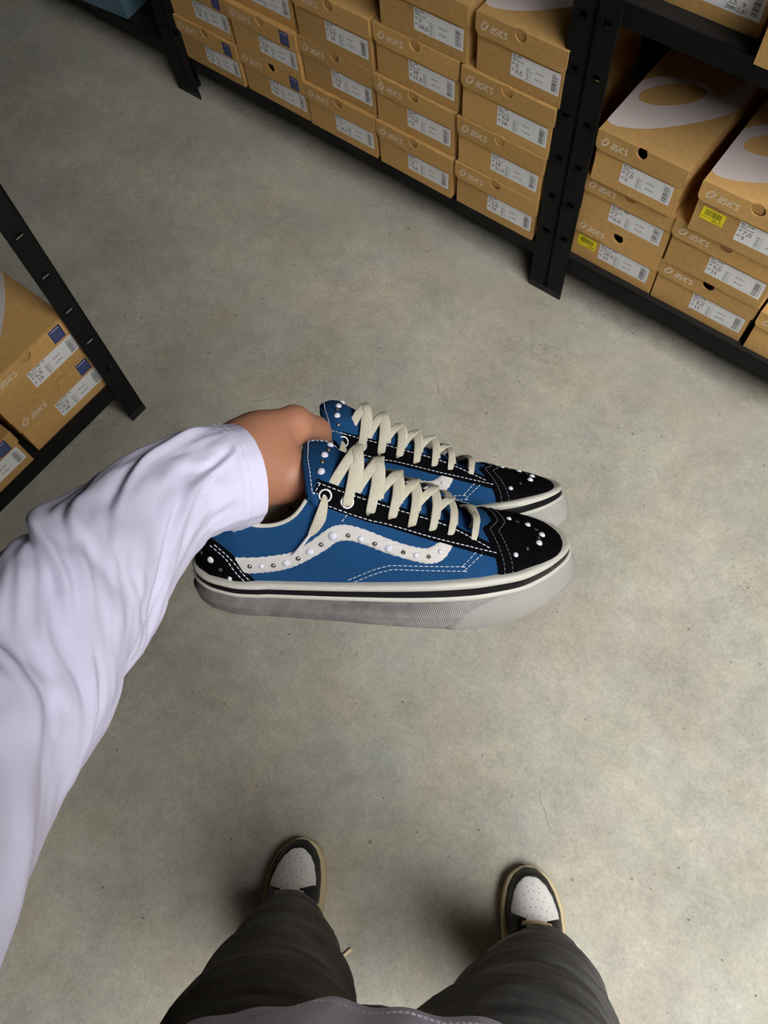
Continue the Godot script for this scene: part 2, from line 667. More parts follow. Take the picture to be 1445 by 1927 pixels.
func make_materials() -> void:
	M.concrete = concrete()
	M.wall = mat(c8(66, 63, 58), 0.9)
	M.steel = mat(c8(14, 16, 17), 0.55)
	M.steel.metallic_specular = 0.3
	var sn := noise(0.25, 3, 5).get_seamless_image(256, 256)
	sn.convert(Image.FORMAT_RGBA8)
	sn.bump_map_to_normal_map(1.0)
	M.steel.normal_enabled = true
	M.steel.normal_texture = tex(sn)
	M.steel.normal_scale = 0.2
	M.steel.uv1_triplanar = true
	M.steel.uv1_scale = Vector3.ONE * 6.0
	M.board = mat(c8(25, 21, 18), 0.85)
	M.plastic = mat(c8(24, 25, 25), 0.6)
	M.slot = mat(c8(40, 41, 41), 0.45)
	# cardboard: fine fibres and faint flutes
	var w := 512
	var a := grey(w, 0.02, 4, 51)
	var b := grey(w, 0.3, 2, 52)
	for k in 3:
		var by := PackedByteArray()
		by.resize(w * w * 3)
		var tone: float = [1.0, 0.955, 1.04][k]
		for i in w * w:
			var s := tone * (1.0 + (a[i] - 128) / 255.0 * 0.07 + (b[(i * 1) % (w * w)] - 128) / 255.0 * 0.07 + sin((i % w) * TAU / 8.0) * 0.008)
			by[i * 3] = clampi(int(212 * s), 0, 255)
			by[i * 3 + 1] = clampi(int(168 * s), 0, 255)
			by[i * 3 + 2] = clampi(int(103 * s), 0, 255)
		var m := mat(Color.WHITE, 0.78)
		m.albedo_texture = tex(Image.create_from_data(w, w, false, Image.FORMAT_RGB8, by))
		m.metallic_specular = 0.35
		m.uv1_triplanar = true
		m.uv1_scale = Vector3.ONE * 6.0
		M["card%d" % k] = m
	M.card_edge = mat(c8(246, 232, 208), 0.85)
	M.card_blue = mat(c8(92, 122, 138), 0.75)
	M.print_white = mat(c8(240, 226, 204), 0.7)
	M.print_grey = mat(c8(222, 207, 199), 0.7)
	M.skin = mat(c8(190, 132, 102), 0.5)
	M.skin.subsurf_scatter_enabled = true
	M.skin.subsurf_scatter_strength = 0.12
	var skn := noise(0.09, 4, 61, FastNoiseLite.TYPE_CELLULAR).get_seamless_image(512, 512)
	skn.convert(Image.FORMAT_RGBA8)
	skn.bump_map_to_normal_map(1.5)
	M.skin.normal_enabled = true
	M.skin.normal_texture = tex(skn)
	M.skin.normal_scale = 0.22
	M.skin.uv1_triplanar = true
	M.skin.uv1_scale = Vector3.ONE * 9.0
	M.hair = mat(c8(38, 28, 22), 0.6)
	M.eye = mat(c8(235, 232, 226), 0.3)
	M.lip = mat(c8(160, 95, 84), 0.5)
	# knitted cotton of the shirt
	M.cotton = mat(c8(236, 232, 253), 0.95)
	M.cotton.metallic_specular = 0.2
	M.cotton.normal_enabled = true
	M.cotton.normal_texture = bump_tex(128, func(x: int, y: int) -> float: return 0.5 + 0.25 * sin(x * TAU / 8.0) * (0.6 + 0.4 * sin((y + (x / 8) * 4) * TAU / 8.0)), 1.6)
	M.cotton.normal_scale = 0.3
	M.cotton.uv1_triplanar = true
	M.cotton.uv1_scale = Vector3.ONE * 32.0
	M.cotton_seam = mat(c8(246, 244, 255), 0.95)
	# washed black denim with faded streaks across the leg
	var dn := PackedByteArray()
	dn.resize(w * w * 3)
	var n1 := noise(0.012, 4, 71)
	var n2 := noise(0.35, 2, 72)
	for y in w:
		for x in w:
			var q := TAU / w
			var s := n1.get_noise_3d(40.0 * cos(x * q), 40.0 * sin(x * q), y * 2.6) * 0.5 + n2.get_noise_2d(x, y) * 0.32
			var v := clampf(104.0 + s * 96.0, 30.0, 185.0)
			var i := (y * w + x) * 3
			dn[i] = int(v)
			dn[i + 1] = int(v * 0.985)
			dn[i + 2] = int(v * 0.965)
	M.denim = mat(Color.WHITE, 0.9)
	M.denim.albedo_texture = tex(Image.create_from_data(w, w, false, Image.FORMAT_RGB8, dn))
	M.denim.metallic_specular = 0.25
	M.denim.uv1_triplanar = true
	M.denim.uv1_scale = Vector3.ONE * 3.2
	# sneaker cloth
	var weave := func(x: int, y: int) -> float:
		var over := ((x / 8) + (y / 8)) % 2 == 0
		var u := (x % 8 + 0.5) / 8.0
		var v := (y % 8 + 0.5) / 8.0
		return (0.35 + 0.6 * sin(u * PI) * (0.55 + 0.45 * sin(v * PI))) if over else (0.25 + 0.5 * sin(v * PI) * (0.55 + 0.45 * sin(u * PI)))
	var wv := bump_tex(64, weave, 3.0)
	var wim := Image.create(64, 64, false, Image.FORMAT_RGBA8)
	for y in 64:
		for x in 64:
			var h: float = weave.call(x, y)
			var k := 0.72 + 0.36 * h
			wim.set_pixel(x, y, Color(k, k, k))
	var wtex := tex(wim)
	for q in [["canvas", c8(33, 80, 126), 0.9], ["stripe", c8(232, 227, 220), 0.9], ["lace", c8(216, 209, 188), 0.9], ["lining", c8(214, 202, 180), 0.95]]:
		var m := mat(q[1], q[2])
		m.albedo_texture = wtex
		m.normal_enabled = true
		m.normal_texture = wv
		m.normal_scale = 0.7
		m.uv1_triplanar = true
		m.uv1_scale = Vector3.ONE * 115.0
		m.metallic_specular = 0.25
		M[q[0]] = m
	M.lace.uv1_triplanar = false
	M.lace.uv1_scale = Vector3(0.5, 1.25, 1)
	var lr := func(x: int, y: int) -> float: return 0.6 + 0.22 * sin(y * TAU / 14.0) + 0.06 * sin((x * 2 + (y / 7) * 3) * TAU / 16.0)
	M.lace.normal_texture = bump_tex(128, lr, 1.6)
	M.lace.normal_scale = 0.4
	var ln := noise(0.03, 3, 14)
	var lim := Image.create(128, 128, false, Image.FORMAT_RGBA8)
	for y in 128:
		for x in 128:
			var k: float = 0.86 + 0.16 * float(lr.call(x, y)) + 0.10 * ln.get_noise_2d(x, y * 4)
			lim.set_pixel(x, y, Color(k, k, k * 0.985))
	M.lace.albedo_texture = tex(lim)
	M.suede = mat(c8(10, 10, 12), 0.97)
	M.suede.metallic_specular = 0.15
	M.rubber = mat(c8(208, 204, 190), 0.45)
	M.rubber_line = mat(c8(20, 19, 22), 0.3)
	# sole wall: fine slanting ribs, dirt in vertex colours
	var ribs := func(x: int, y: int) -> float: return 0.5 + 0.38 * sin((x + y) * TAU / 16.0) + 0.07 * sin((x - y) * TAU / 16.0)
	M.sole = mat(Color.WHITE, 0.7)
	M.sole.vertex_color_use_as_albedo = true
	M.sole.normal_enabled = true
	M.sole.normal_texture = bump_tex(128, ribs, 3.0)
	M.sole.normal_scale = 1.2
	var rim := Image.create(128, 128, false, Image.FORMAT_RGBA8)
	for y in 128:
		for x in 128:
			var k: float = 0.56 + 0.50 * float(ribs.call(x, y))
			rim.set_pixel(x, y, Color(k, k, k * 0.99))
	M.sole.albedo_texture = tex(rim)
	M.thread = mat(c8(226, 228, 236), 0.8)
	M.thread_grey = mat(c8(120, 120, 128), 0.8)
	M.pearl = mat(c8(226, 226, 234), 0.25)
	M.pearl.clearcoat_enabled = true
	M.pearl.clearcoat = 0.6
	M.metal = mat(c8(118, 108, 98), 0.35, 1.0)
	M.eyelet = mat(c8(206, 206, 210), 0.32, 1.0)
	M.stone = mat(c8(170, 162, 158), 0.08, 0.75)
	M.aglet = mat(c8(222, 218, 214), 0.3)
	M.leather_white = mat(c8(250, 247, 238), 0.5)
	M.leather_black = mat(c8(20, 21, 22), 0.45)
	M.midsole = mat(c8(214, 196, 152), 0.6)
	M.lace_cream = mat(c8(232, 212, 170), 0.85)
	M.hole = mat(c8(112, 104, 94), 0.9)
	M.ink = mat(c8(24, 24, 24), 0.7)

# ------------------------------------------------------------------ printed stickers
var glyphs := {}

func set_glyphs() -> void:
	# 5 x 7 letters, one base-32 digit per row
	for q in ["A4AHHVHH", "BUHHUHHU", "CEHGGGHE", "DUHHHHHU", "EVGGUGGV", "FVGGUGGG", "GEHGNHHF", "HHHHVHHH", "IE44444E", "J72222IC", "KHIKOKIH", "LGGGGGGV", "MHRLLHHH", "NHPLJHHH", "OEHHHHHE", "PUHHUGGG", "QEHHHLID", "RUHHUKIH", "SFGGE11U", "TV444444", "UHHHHHHE", "VHHHHHA4", "WHHHLLRH", "XHHA4AHH", "YHHA4444", "ZV1248GV", "0EHJLPHE", "14C4444E", "2EH1248V", "3V2421HE", "426AIV22", "5VGU11HE", "668GUHHE", "7V124888", "8EHHEHHE", "9EHHF12C", "-000V000", ".00000CC", "/01248G0", "(2488842", ")8422248", ":0CC0CC0"]:
		glyphs[q[0]] = q.substr(1)

func write(im: Image, s: String, at: Vector2i, k: int, col: Color, bold := false) -> void:
	var x := at.x
	for ch in s:
		var g: String = glyphs.get(ch, "")
		for r in g.length():
			var d := "0123456789ABCDEFGHIJKLMNOPQRSTUV".find(g[r])
			for b in 5:
				if d & (16 >> b):
					im.fill_rect(Rect2i(x + b * k, at.y + r * k, k + (1 if bold else 0), k), col)
		x += (6 * k if ch != "." else 4 * k)

func bars(im: Image, r: Rect2i, sd: int, col: Color, upright := true) -> void:
	var q := RandomNumberGenerator.new()
	q.seed = sd
	var p := 0
	var ln := r.size.x if upright else r.size.y
	while p < ln - 4:
		var wd := q.randi_range(1, 4)
		im.fill_rect(Rect2i(r.position.x + p, r.position.y, wd, r.size.y) if upright else Rect2i(r.position.x, r.position.y + p, r.size.x, wd), col)
		p += wd + q.randi_range(1, 4)

func sticker(title: String, code: String, colour: String, uk: String, us: String, sd: int) -> StandardMaterial3D:
	var im := Image.create(440, 160, false, Image.FORMAT_RGB8)
	im.fill(Color(0.97, 0.97, 0.97))
	var k := Color(0.13, 0.13, 0.14)
	write(im, title, Vector2i(8, 6), 2, k, true)
	write(im, code, Vector2i(8, 26), 1, k, true)
	write(im, colour, Vector2i(8, 40), 1, k, true)
	im.fill_rect(Rect2i(8, 56, 130, 1), Color(0.5, 0.5, 0.5))
	write(im, "UK", Vector2i(10, 62), 2, k, true)
	write(im, uk, Vector2i(44, 62), 4, k, true)
	im.fill_rect(Rect2i(8, 98, 84, 1), Color(0.5, 0.5, 0.5))
	write(im, "US", Vector2i(10, 106), 2, k, true)
	write(im, us, Vector2i(44, 106), 4, k, true)
	var q := RandomNumberGenerator.new()
	q.seed = sd
	for i in 5:
		write(im, "%d" % q.randi_range(20, 48), Vector2i(140, 58 + i * 19), 2, k)
		write(im, "%d.%d" % [q.randi_range(5, 12), q.randi_range(0, 1) * 5], Vector2i(168, 58 + i * 19), 1, k)
	for i in 2:
		write(im, "%d" % q.randi_range(20, 46), Vector2i(222, 60 + i * 46), 2, k)
		write(im, "%d.5" % q.randi_range(6, 29), Vector2i(250, 60 + i * 46), 2, k)
	bars(im, Rect2i(368, 34, 40, 112), sd, k, false)
	write(im, "%d" % (4550455 + sd), Vector2i(366, 22), 1, k)
	for i in 9:
		im.fill_rect(Rect2i(414, 34 + i * 12, 8, 6), Color(0.45, 0.45, 0.45))
	var m := mat(Color.WHITE, 0.5)
	m.albedo_texture = tex(im)
	return m

func big_sticker() -> StandardMaterial3D:
	var im := Image.create(440, 160, false, Image.FORMAT_RGB8)
	im.fill(Color(0.97, 0.97, 0.97))
	var k := Color(0.13, 0.13, 0.14)
	write(im, "CREAM/OYSTER GREY", Vector2i(10, 10), 2, k)
	for i in 4:
		write(im, ["9", "10.5", "44", "2.5"][i], Vector2i(20 + i * 46, 70), 2, k, true)
	write(im, "2.5", Vector2i(236, 96), 3, k, true)
	write(im, "280(2.5)", Vector2i(222, 126), 3, k, true)
	write(im, "9", Vector2i(318, 92), 3, k, true)
	im.fill_rect(Rect2i(8, 116, 350, 1), Color(0.5, 0.5, 0.5))
	bars(im, Rect2i(376, 20, 40, 126), 5, k, false)
	var m := mat(Color.WHITE, 0.5)
	m.albedo_texture = tex(im)
	return m

func blue_sticker() -> StandardMaterial3D:
	var im := Image.create(160, 200, false, Image.FORMAT_RGB8)
	var bl := c8(32, 46, 112)
	im.fill(bl)
	var k := Color(0.80, 0.84, 0.95)
	im.fill_rect(Rect2i(14, 22, 16, 16), k)
	for i in 5:
		im.fill_rect(Rect2i(40 + i * 21, 20, 15, 20), k)
	for i in 8:
		var x := 14
		var q := RandomNumberGenerator.new()
		q.seed = i + 4
		while x < 140:
			var w := q.randi_range(6, 24)
			im.fill_rect(Rect2i(x, 58 + i * 16, mini(w, 146 - x), 7), bl.lerp(k, 0.5))
			x += w + 5
	var m := mat(Color.WHITE, 0.45)
	m.albedo_texture = tex(im)
	return m

func yellow_sticker(s: String, sd: int) -> StandardMaterial3D:
	var im := Image.create(220, 130, false, Image.FORMAT_RGB8)
	im.fill(c8(255, 240, 8))
	var k := Color(0.16, 0.15, 0.05)
	bars(im, Rect2i(30, 18, 160, 62), sd, k)
	write(im, s, Vector2i(116, 90), 4, k, true)
	im.fill_rect(Rect2i(12, 96, 92, 5), Color(0.55, 0.5, 0.1))
	var m := mat(Color.WHITE, 0.45)
	m.albedo_texture = tex(im)
	return m

func curve(pts: Array, steps := 8) -> Array:
	var out := []
	var m := pts.size()
	for i in m - 1:
		var p0 = pts[maxi(i - 1, 0)]
		var p1 = pts[i]
		var p2 = pts[i + 1]
		var p3 = pts[mini(i + 2, m - 1)]
		for k in steps:
			var s := float(k) / steps
			out.append(0.5 * (2.0 * p1 + (p2 - p0) * s + (2.0 * p0 - 5.0 * p1 + 4.0 * p2 - p3) * s * s + (3.0 * p1 - 3.0 * p2 + p3 - p0) * s * s * s))
	out.append(pts[m - 1])
	return out

# flat pen stroke in the plane of xf
func stroke(mb: MB, pts: Array, wid, xf: Transform3D, lift: float, steps := 7) -> void:
	var q := curve(pts, steps)
	var m := q.size()
	var ps := []
	for i in m:
		var tg: Vector2 = (q[mini(i + 1, m - 1)] - q[maxi(i - 1, 0)]).normalized()
		var w: float = wid if not wid is Array else lerpf(wid[int(float(i) / (m - 1) * (wid.size() - 1))], wid[mini(int(float(i) / (m - 1) * (wid.size() - 1)) + 1, wid.size() - 1)], fmod(float(i) / (m - 1) * (wid.size() - 1), 1.0))
		var o := Vector2(-tg.y, tg.x) * w * 0.5
		ps.append([q[i] + o, q[i] - o])
	var nn := xf.basis.z.normalized()
	for i in m - 1:
		var f := []
		for p in [ps[i][0], ps[i][1], ps[i + 1][1], ps[i + 1][0]]:
			f.append(xf * Vector3(p.x, p.y, lift))
		mb.face(f, nn)

func logo_mesh() -> ArrayMesh:
	var mb := MB.new()
	# unit: letter height 1, starts at x = 0
	var sl := func(a: Array, dx: float) -> Array:
		var r := []
		for p in a:
			r.append(Vector2(p[0] + dx + p[1] * 0.16, p[1]))
		return r
	var id := Transform3D.IDENTITY
	# the emblem: a slanted loop with a long tail
	stroke(mb, sl.call([[1.05, 1.32], [0.62, 1.42], [0.18, 1.02], [-0.02, 0.42], [0.18, 0.02], [0.58, 0.06], [0.92, 0.5], [1.0, 1.0], [0.78, 1.16], [0.5, 0.94], [0.3, 0.6]], -0.05), [0.06, 0.14, 0.2, 0.26, 0.3, 0.24, 0.18, 0.13, 0.1, 0.05], id, 0.0)
	stroke(mb, sl.call([[0.62, 0.02], [0.98, 0.3], [1.22, 0.86], [1.3, 1.2]], -0.05), [0.2, 0.14, 0.05], id, 0.0)
	var letters := {
		"a": [[[0.1, 0.9], [0.34, 1.0], [0.58, 0.86], [0.62, 0.5], [0.6, 0.0]], [[0.6, 0.56], [0.3, 0.56], [0.06, 0.34], [0.12, 0.08], [0.36, 0.03], [0.6, 0.24]]],
		"s": [[[0.56, 0.9], [0.32, 1.0], [0.1, 0.86], [0.14, 0.62], [0.34, 0.5], [0.52, 0.34], [0.46, 0.08], [0.24, 0.0], [0.02, 0.08]]],
		"i": [[[0.1, 0.98], [0.1, 0.5], [0.1, 0.0]]],
		"c": [[[0.58, 0.88], [0.36, 1.0], [0.1, 0.8], [0.04, 0.4], [0.2, 0.05], [0.54, 0.1]]]}
	var x := 1.75
	for ch in "asics":
		for s in letters[ch]:
			stroke(mb, sl.call(s, x), 0.2, id, 0.0, 5)
		x += 0.36 if ch == "i" else 0.78
	return mb.mesh()

# the big swirl printed on a lid, in lid-top coordinates (x across, y back from the front edge), cut off at the lid's edges
func swirl_mesh(w: float, d: float) -> ArrayMesh:
	var mb := MB.new()
	var nn := Vector3.UP
	var put := func(a: Array) -> void:
		var f := []
		for p in a:
			f.append(Vector3(clampf(p.x, -w / 2, w / 2), 0.0, -clampf(p.y, 0.004, d)))
		mb.face(f, nn)
	var g := 1.0 / 0.86
	var oc := curve([Vector2(0.041, 0.166), Vector2(0.037, 0.1825), Vector2(0.0, 0.192), Vector2(-0.05, 0.178), Vector2(-0.083, 0.147), Vector2(-0.102, 0.10), Vector2(-0.105, 0.05), Vector2(-0.084, 0.019), Vector2(-0.053, 0.023), Vector2(-0.010, 0.049), Vector2(0.0435, 0.102), Vector2(0.076, 0.146)], 8)
	var m := oc.size()
	for i in m - 1:
		var f := []
		for q in [i, i + 1]:
			# walk round the oval hole from its right end, over the back and the left, to its right end again
			var th := TAU * float(q) / (m - 1)
			var e := Vector2(-0.026, 0.138) + Vector2(0.785, 0.62) * 0.0605 * cos(th) + Vector2(-0.46, 0.89) * 0.027 * sin(th)
			f.append([e, oc[q]])
		put.call([f[0][0] * Vector2(g, 1), f[0][1] * Vector2(g, 1), f[1][1] * Vector2(g, 1), f[1][0] * Vector2(g, 1)])
	var a := curve([Vector2(0.076, 0.146), Vector2(0.088, 0.168), Vector2(0.102, 0.2), Vector2(0.104, 0.235), Vector2(0.088, 0.272), Vector2(0.05, 0.298), Vector2(-0.01, 0.309)], 8)
	var b := curve([Vector2(0.021, 0.1755), Vector2(0.041, 0.168), Vector2(0.054, 0.195), Vector2(0.063, 0.228), Vector2(0.060, 0.258), Vector2(0.036, 0.288), Vector2(-0.01, 0.305)], 8)
	for i in a.size() - 1:
		put.call([a[i] * Vector2(g, 1), a[i + 1] * Vector2(g, 1), b[i + 1] * Vector2(g, 1), b[i] * Vector2(g, 1)])
	return mb.mesh()

# ------------------------------------------------------------------ shoe boxes
const BW := 0.202
const BH := 0.1155
const BD := 0.33
var mesh_body: ArrayMesh
var mesh_body_open: ArrayMesh
var mesh_lid: ArrayMesh
var mesh_logo: ArrayMesh
var mesh_swirl: ArrayMesh
var mesh_flap: ArrayMesh
var stickers := {}

func notch(w: float, y0: float, y1: float, r: float, rc: float) -> PackedVector2Array:
	# a panel with rounded lower corners and a round finger hole cut into its upper edge
	var p := PackedVector2Array()
	for i in 7:
		var a := PI + PI / 2 * i / 6
		p.push_back(Vector2(-w / 2 + rc + cos(a) * rc, y0 + rc + sin(a) * rc))
	for i in 7:
		var a := 1.5 * PI + PI / 2 * i / 6
		p.push_back(Vector2(w / 2 - rc + cos(a) * rc, y0 + rc + sin(a) * rc))
	p.push_back(Vector2(w / 2, y1))
	if r > 0.0:
		var cy := y1 - r * 0.72
		var h := sqrt(r * r - (y1 - cy) * (y1 - cy))
		var a0 := atan2(y1 - cy, h)
		for i in 17:
			var a := a0 - (PI + 2.0 * a0) * i / 16
			p.push_back(Vector2(cos(a) * r, cy + sin(a) * r))
	p.push_back(Vector2(-w / 2, y1))
	return p

func make_box_meshes() -> void:
	for open in [false, true]:
		var mb := MB.new()
		var w := BW
		var h := BH - 0.004
		mb.extrude(notch(w, 0.0, h, 0.0122 if open else 0.0, 0.0006), Transform3D(Basis.IDENTITY, Vector3.ZERO), -0.002, 0.0)
		mb.box(Vector3(0, h / 2, -BD + 0.001), Vector3(w, h, 0.002))
		for s in [-1, 1]:
			mb.box(Vector3(s * (w / 2 - 0.001), h / 2, -BD / 2), Vector3(0.002, h, BD - 0.002), 0.0004)
		mb.box(Vector3(0, 0.001, -BD / 2), Vector3(w - 0.004, 0.002, BD - 0.004))
		if open:
			mesh_body_open = mb.mesh()
		else:
			mesh_body = mb.mesh()
	var lb := MB.new()
	var lw := BW + 0.0066
	lb.extrude(notch(lw, 0.0735, BH, 0.0124, 0.012), Transform3D(Basis.IDENTITY, Vector3(0, 0, 0.0020)), 0.0, 0.0024)
	lb.box(Vector3(0, BH - 0.0011, -BD / 2), Vector3(lw, 0.0022, BD + 0.0024), 0.0007)
	for s in [-1, 1]:
		lb.box(Vector3(s * (lw / 2 - 0.001), (0.0745 + BH - 0.002) / 2, -BD / 2 - 0.001), Vector3(0.002, BH - 0.002 - 0.0745, BD), 0.0005)
	lb.box(Vector3(0, (0.0745 + BH - 0.002) / 2, -BD - 0.0022), Vector3(lw, BH - 0.002 - 0.0745, 0.002), 0.0005)
	mesh_lid = lb.mesh()
	mesh_logo = logo_mesh()
	mesh_swirl = swirl_mesh(BW + 0.0056, BD)
	# the pushed-in flap of the finger hole
	var fm := MB.new()
	var fp := PackedVector2Array()
	for i in 20:
		fp.push_back(Vector2(cos(TAU * i / 20), sin(TAU * i / 20)) * 0.0117)
	fm.extrude(fp, Transform3D.IDENTITY, -0.0016, 0.0)
	mesh_flap = fm.mesh()

# o: x centre of the front, y of the bottom, z of the front, turn about y, and what is on it
func shoe_box(label: String, at: Vector3, turn: float, o := {}) -> Node3D:
	var t := thing("shoe_box", label, "shoe box", Transform3D(Basis(Vector3.UP, turn) * Basis.from_scale(Vector3(o.get("w", 1.0), 1, 1)), at), "cardboard shoe boxes on the shelves")
	var m: Material = M["card%d" % rng.randi_range(0, 2)]
	var body := part("body", mesh_body_open if o.get("open") else mesh_body, m, t)
	var lid := part("lid", mesh_lid, M["card%d" % rng.randi_range(0, 2)], t)
	lid.position = Vector3(rng.randf_range(-0.001, 0.001), 0, rng.randf_range(-0.0002, 0.0012))
	lid.rotation.z = rng.randf_range(-0.001, 0.001)
	var lg := part("printed_logo", mesh_logo, M.print_white, lid, "cream printed maker's mark")
	lg.position = Vector3(-BW * 0.445, 0.0875, 0.0047)
	lg.scale = Vector3.ONE * 0.0116
	if not o.get("open"):
		var fl := part("finger_flap", mesh_flap, m, lid)
		fl.position = Vector3(0, BH - 0.0094, 0.0016)
		fl.rotation.x = 0.14
	if o.get("swirl"):
		var sw := part("printed_swirl", mesh_swirl, M.print_grey, lid, "large pale grey printed swirl")
		sw.position = Vector3(0, BH + 0.0003, 0)
	var st := MB.new()
	var lx0: float = -BW / 2 + BW * float(o.get("lx", 0.405))
	var lx1: float = lx0 + BW * (0.56 if not o.has("lx") else 0.6)
	var ly0 := 0.0225
	var ly1 := 0.0665
	st.face([Vector3(lx0, ly0, 0.0004), Vector3(lx1, ly0, 0.0004), Vector3(lx1, ly1, 0.0004), Vector3(lx0, ly1, 0.0004)], Vector3.BACK, [Vector2(0, 1), Vector2(1, 1), Vector2(1, 0), Vector2(0, 0)])
	var key: String = o.get("sticker", "a")
	part("size_sticker", st.mesh(), stickers[key], body, "white size sticker with a barcode")
	if o.get("blue"):
		var bm := MB.new()
		bm.face([Vector3(-0.0135, -0.0165, 0), Vector3(0.0135, -0.0165, 0), Vector3(0.0135, 0.0165, 0), Vector3(-0.0135, 0.0165, 0)], Vector3.BACK, [Vector2(0, 1), Vector2(1, 1), Vector2(1, 0), Vector2(0, 0)])
		var bs := part("info_sticker", bm.mesh(), stickers.blue, lid, "dark blue printed sticker")
		bs.position = Vector3(BW * 0.355, 0.0945, 0.0048)
	if o.get("yellow"):
		var ym := MB.new()
		ym.face([Vector3(-0.022, -0.0135, 0), Vector3(0.022, -0.0135, 0), Vector3(0.022, 0.0135, 0), Vector3(-0.022, 0.0135, 0)], Vector3.BACK, [Vector2(0, 1), Vector2(1, 1), Vector2(1, 0), Vector2(0, 0)])
		var ys := part("price_sticker", ym.mesh(), stickers[o.yellow], body, "yellow barcode sticker")
		ys.position = Vector3(-BW * 0.5 + BW * 0.17, 0.0485, 0.0006)
		ys.rotation.z = -0.03
	if o.get("torn"):
		var tm := MB.new()
		stroke(tm, [Vector2(-0.088, 0.113), Vector2(-0.0835, 0.096), Vector2(-0.080, 0.076)], [0.0035, 0.0018, 0.003], Transform3D.IDENTITY, 0.0)
		var tr := part("torn_edge", tm.mesh(), M.card_edge, lid, "torn pale edge")
		tr.position.z = 0.0049
	return t

func blue_box() -> void:
	var t := thing("shoe_box", "grey-blue box on the bottom shelf in the top left corner", "shoe box", Transform3D(Basis(Vector3.UP, 0.10), Vector3(-1.966, 0.133, -1.127)))
	var mb := MB.new()
	mb.box(Vector3(0, 0.045, -0.16), Vector3(0.2, 0.09, 0.32), 0.0012)
	part("body", mb.mesh(), M.card_blue, t)
	var lb := MB.new()
	lb.box(Vector3(0, 0.105, -0.16), Vector3(0.206, 0.030, 0.326), 0.0016)
	part("lid", lb.mesh(), M.card_blue, t)

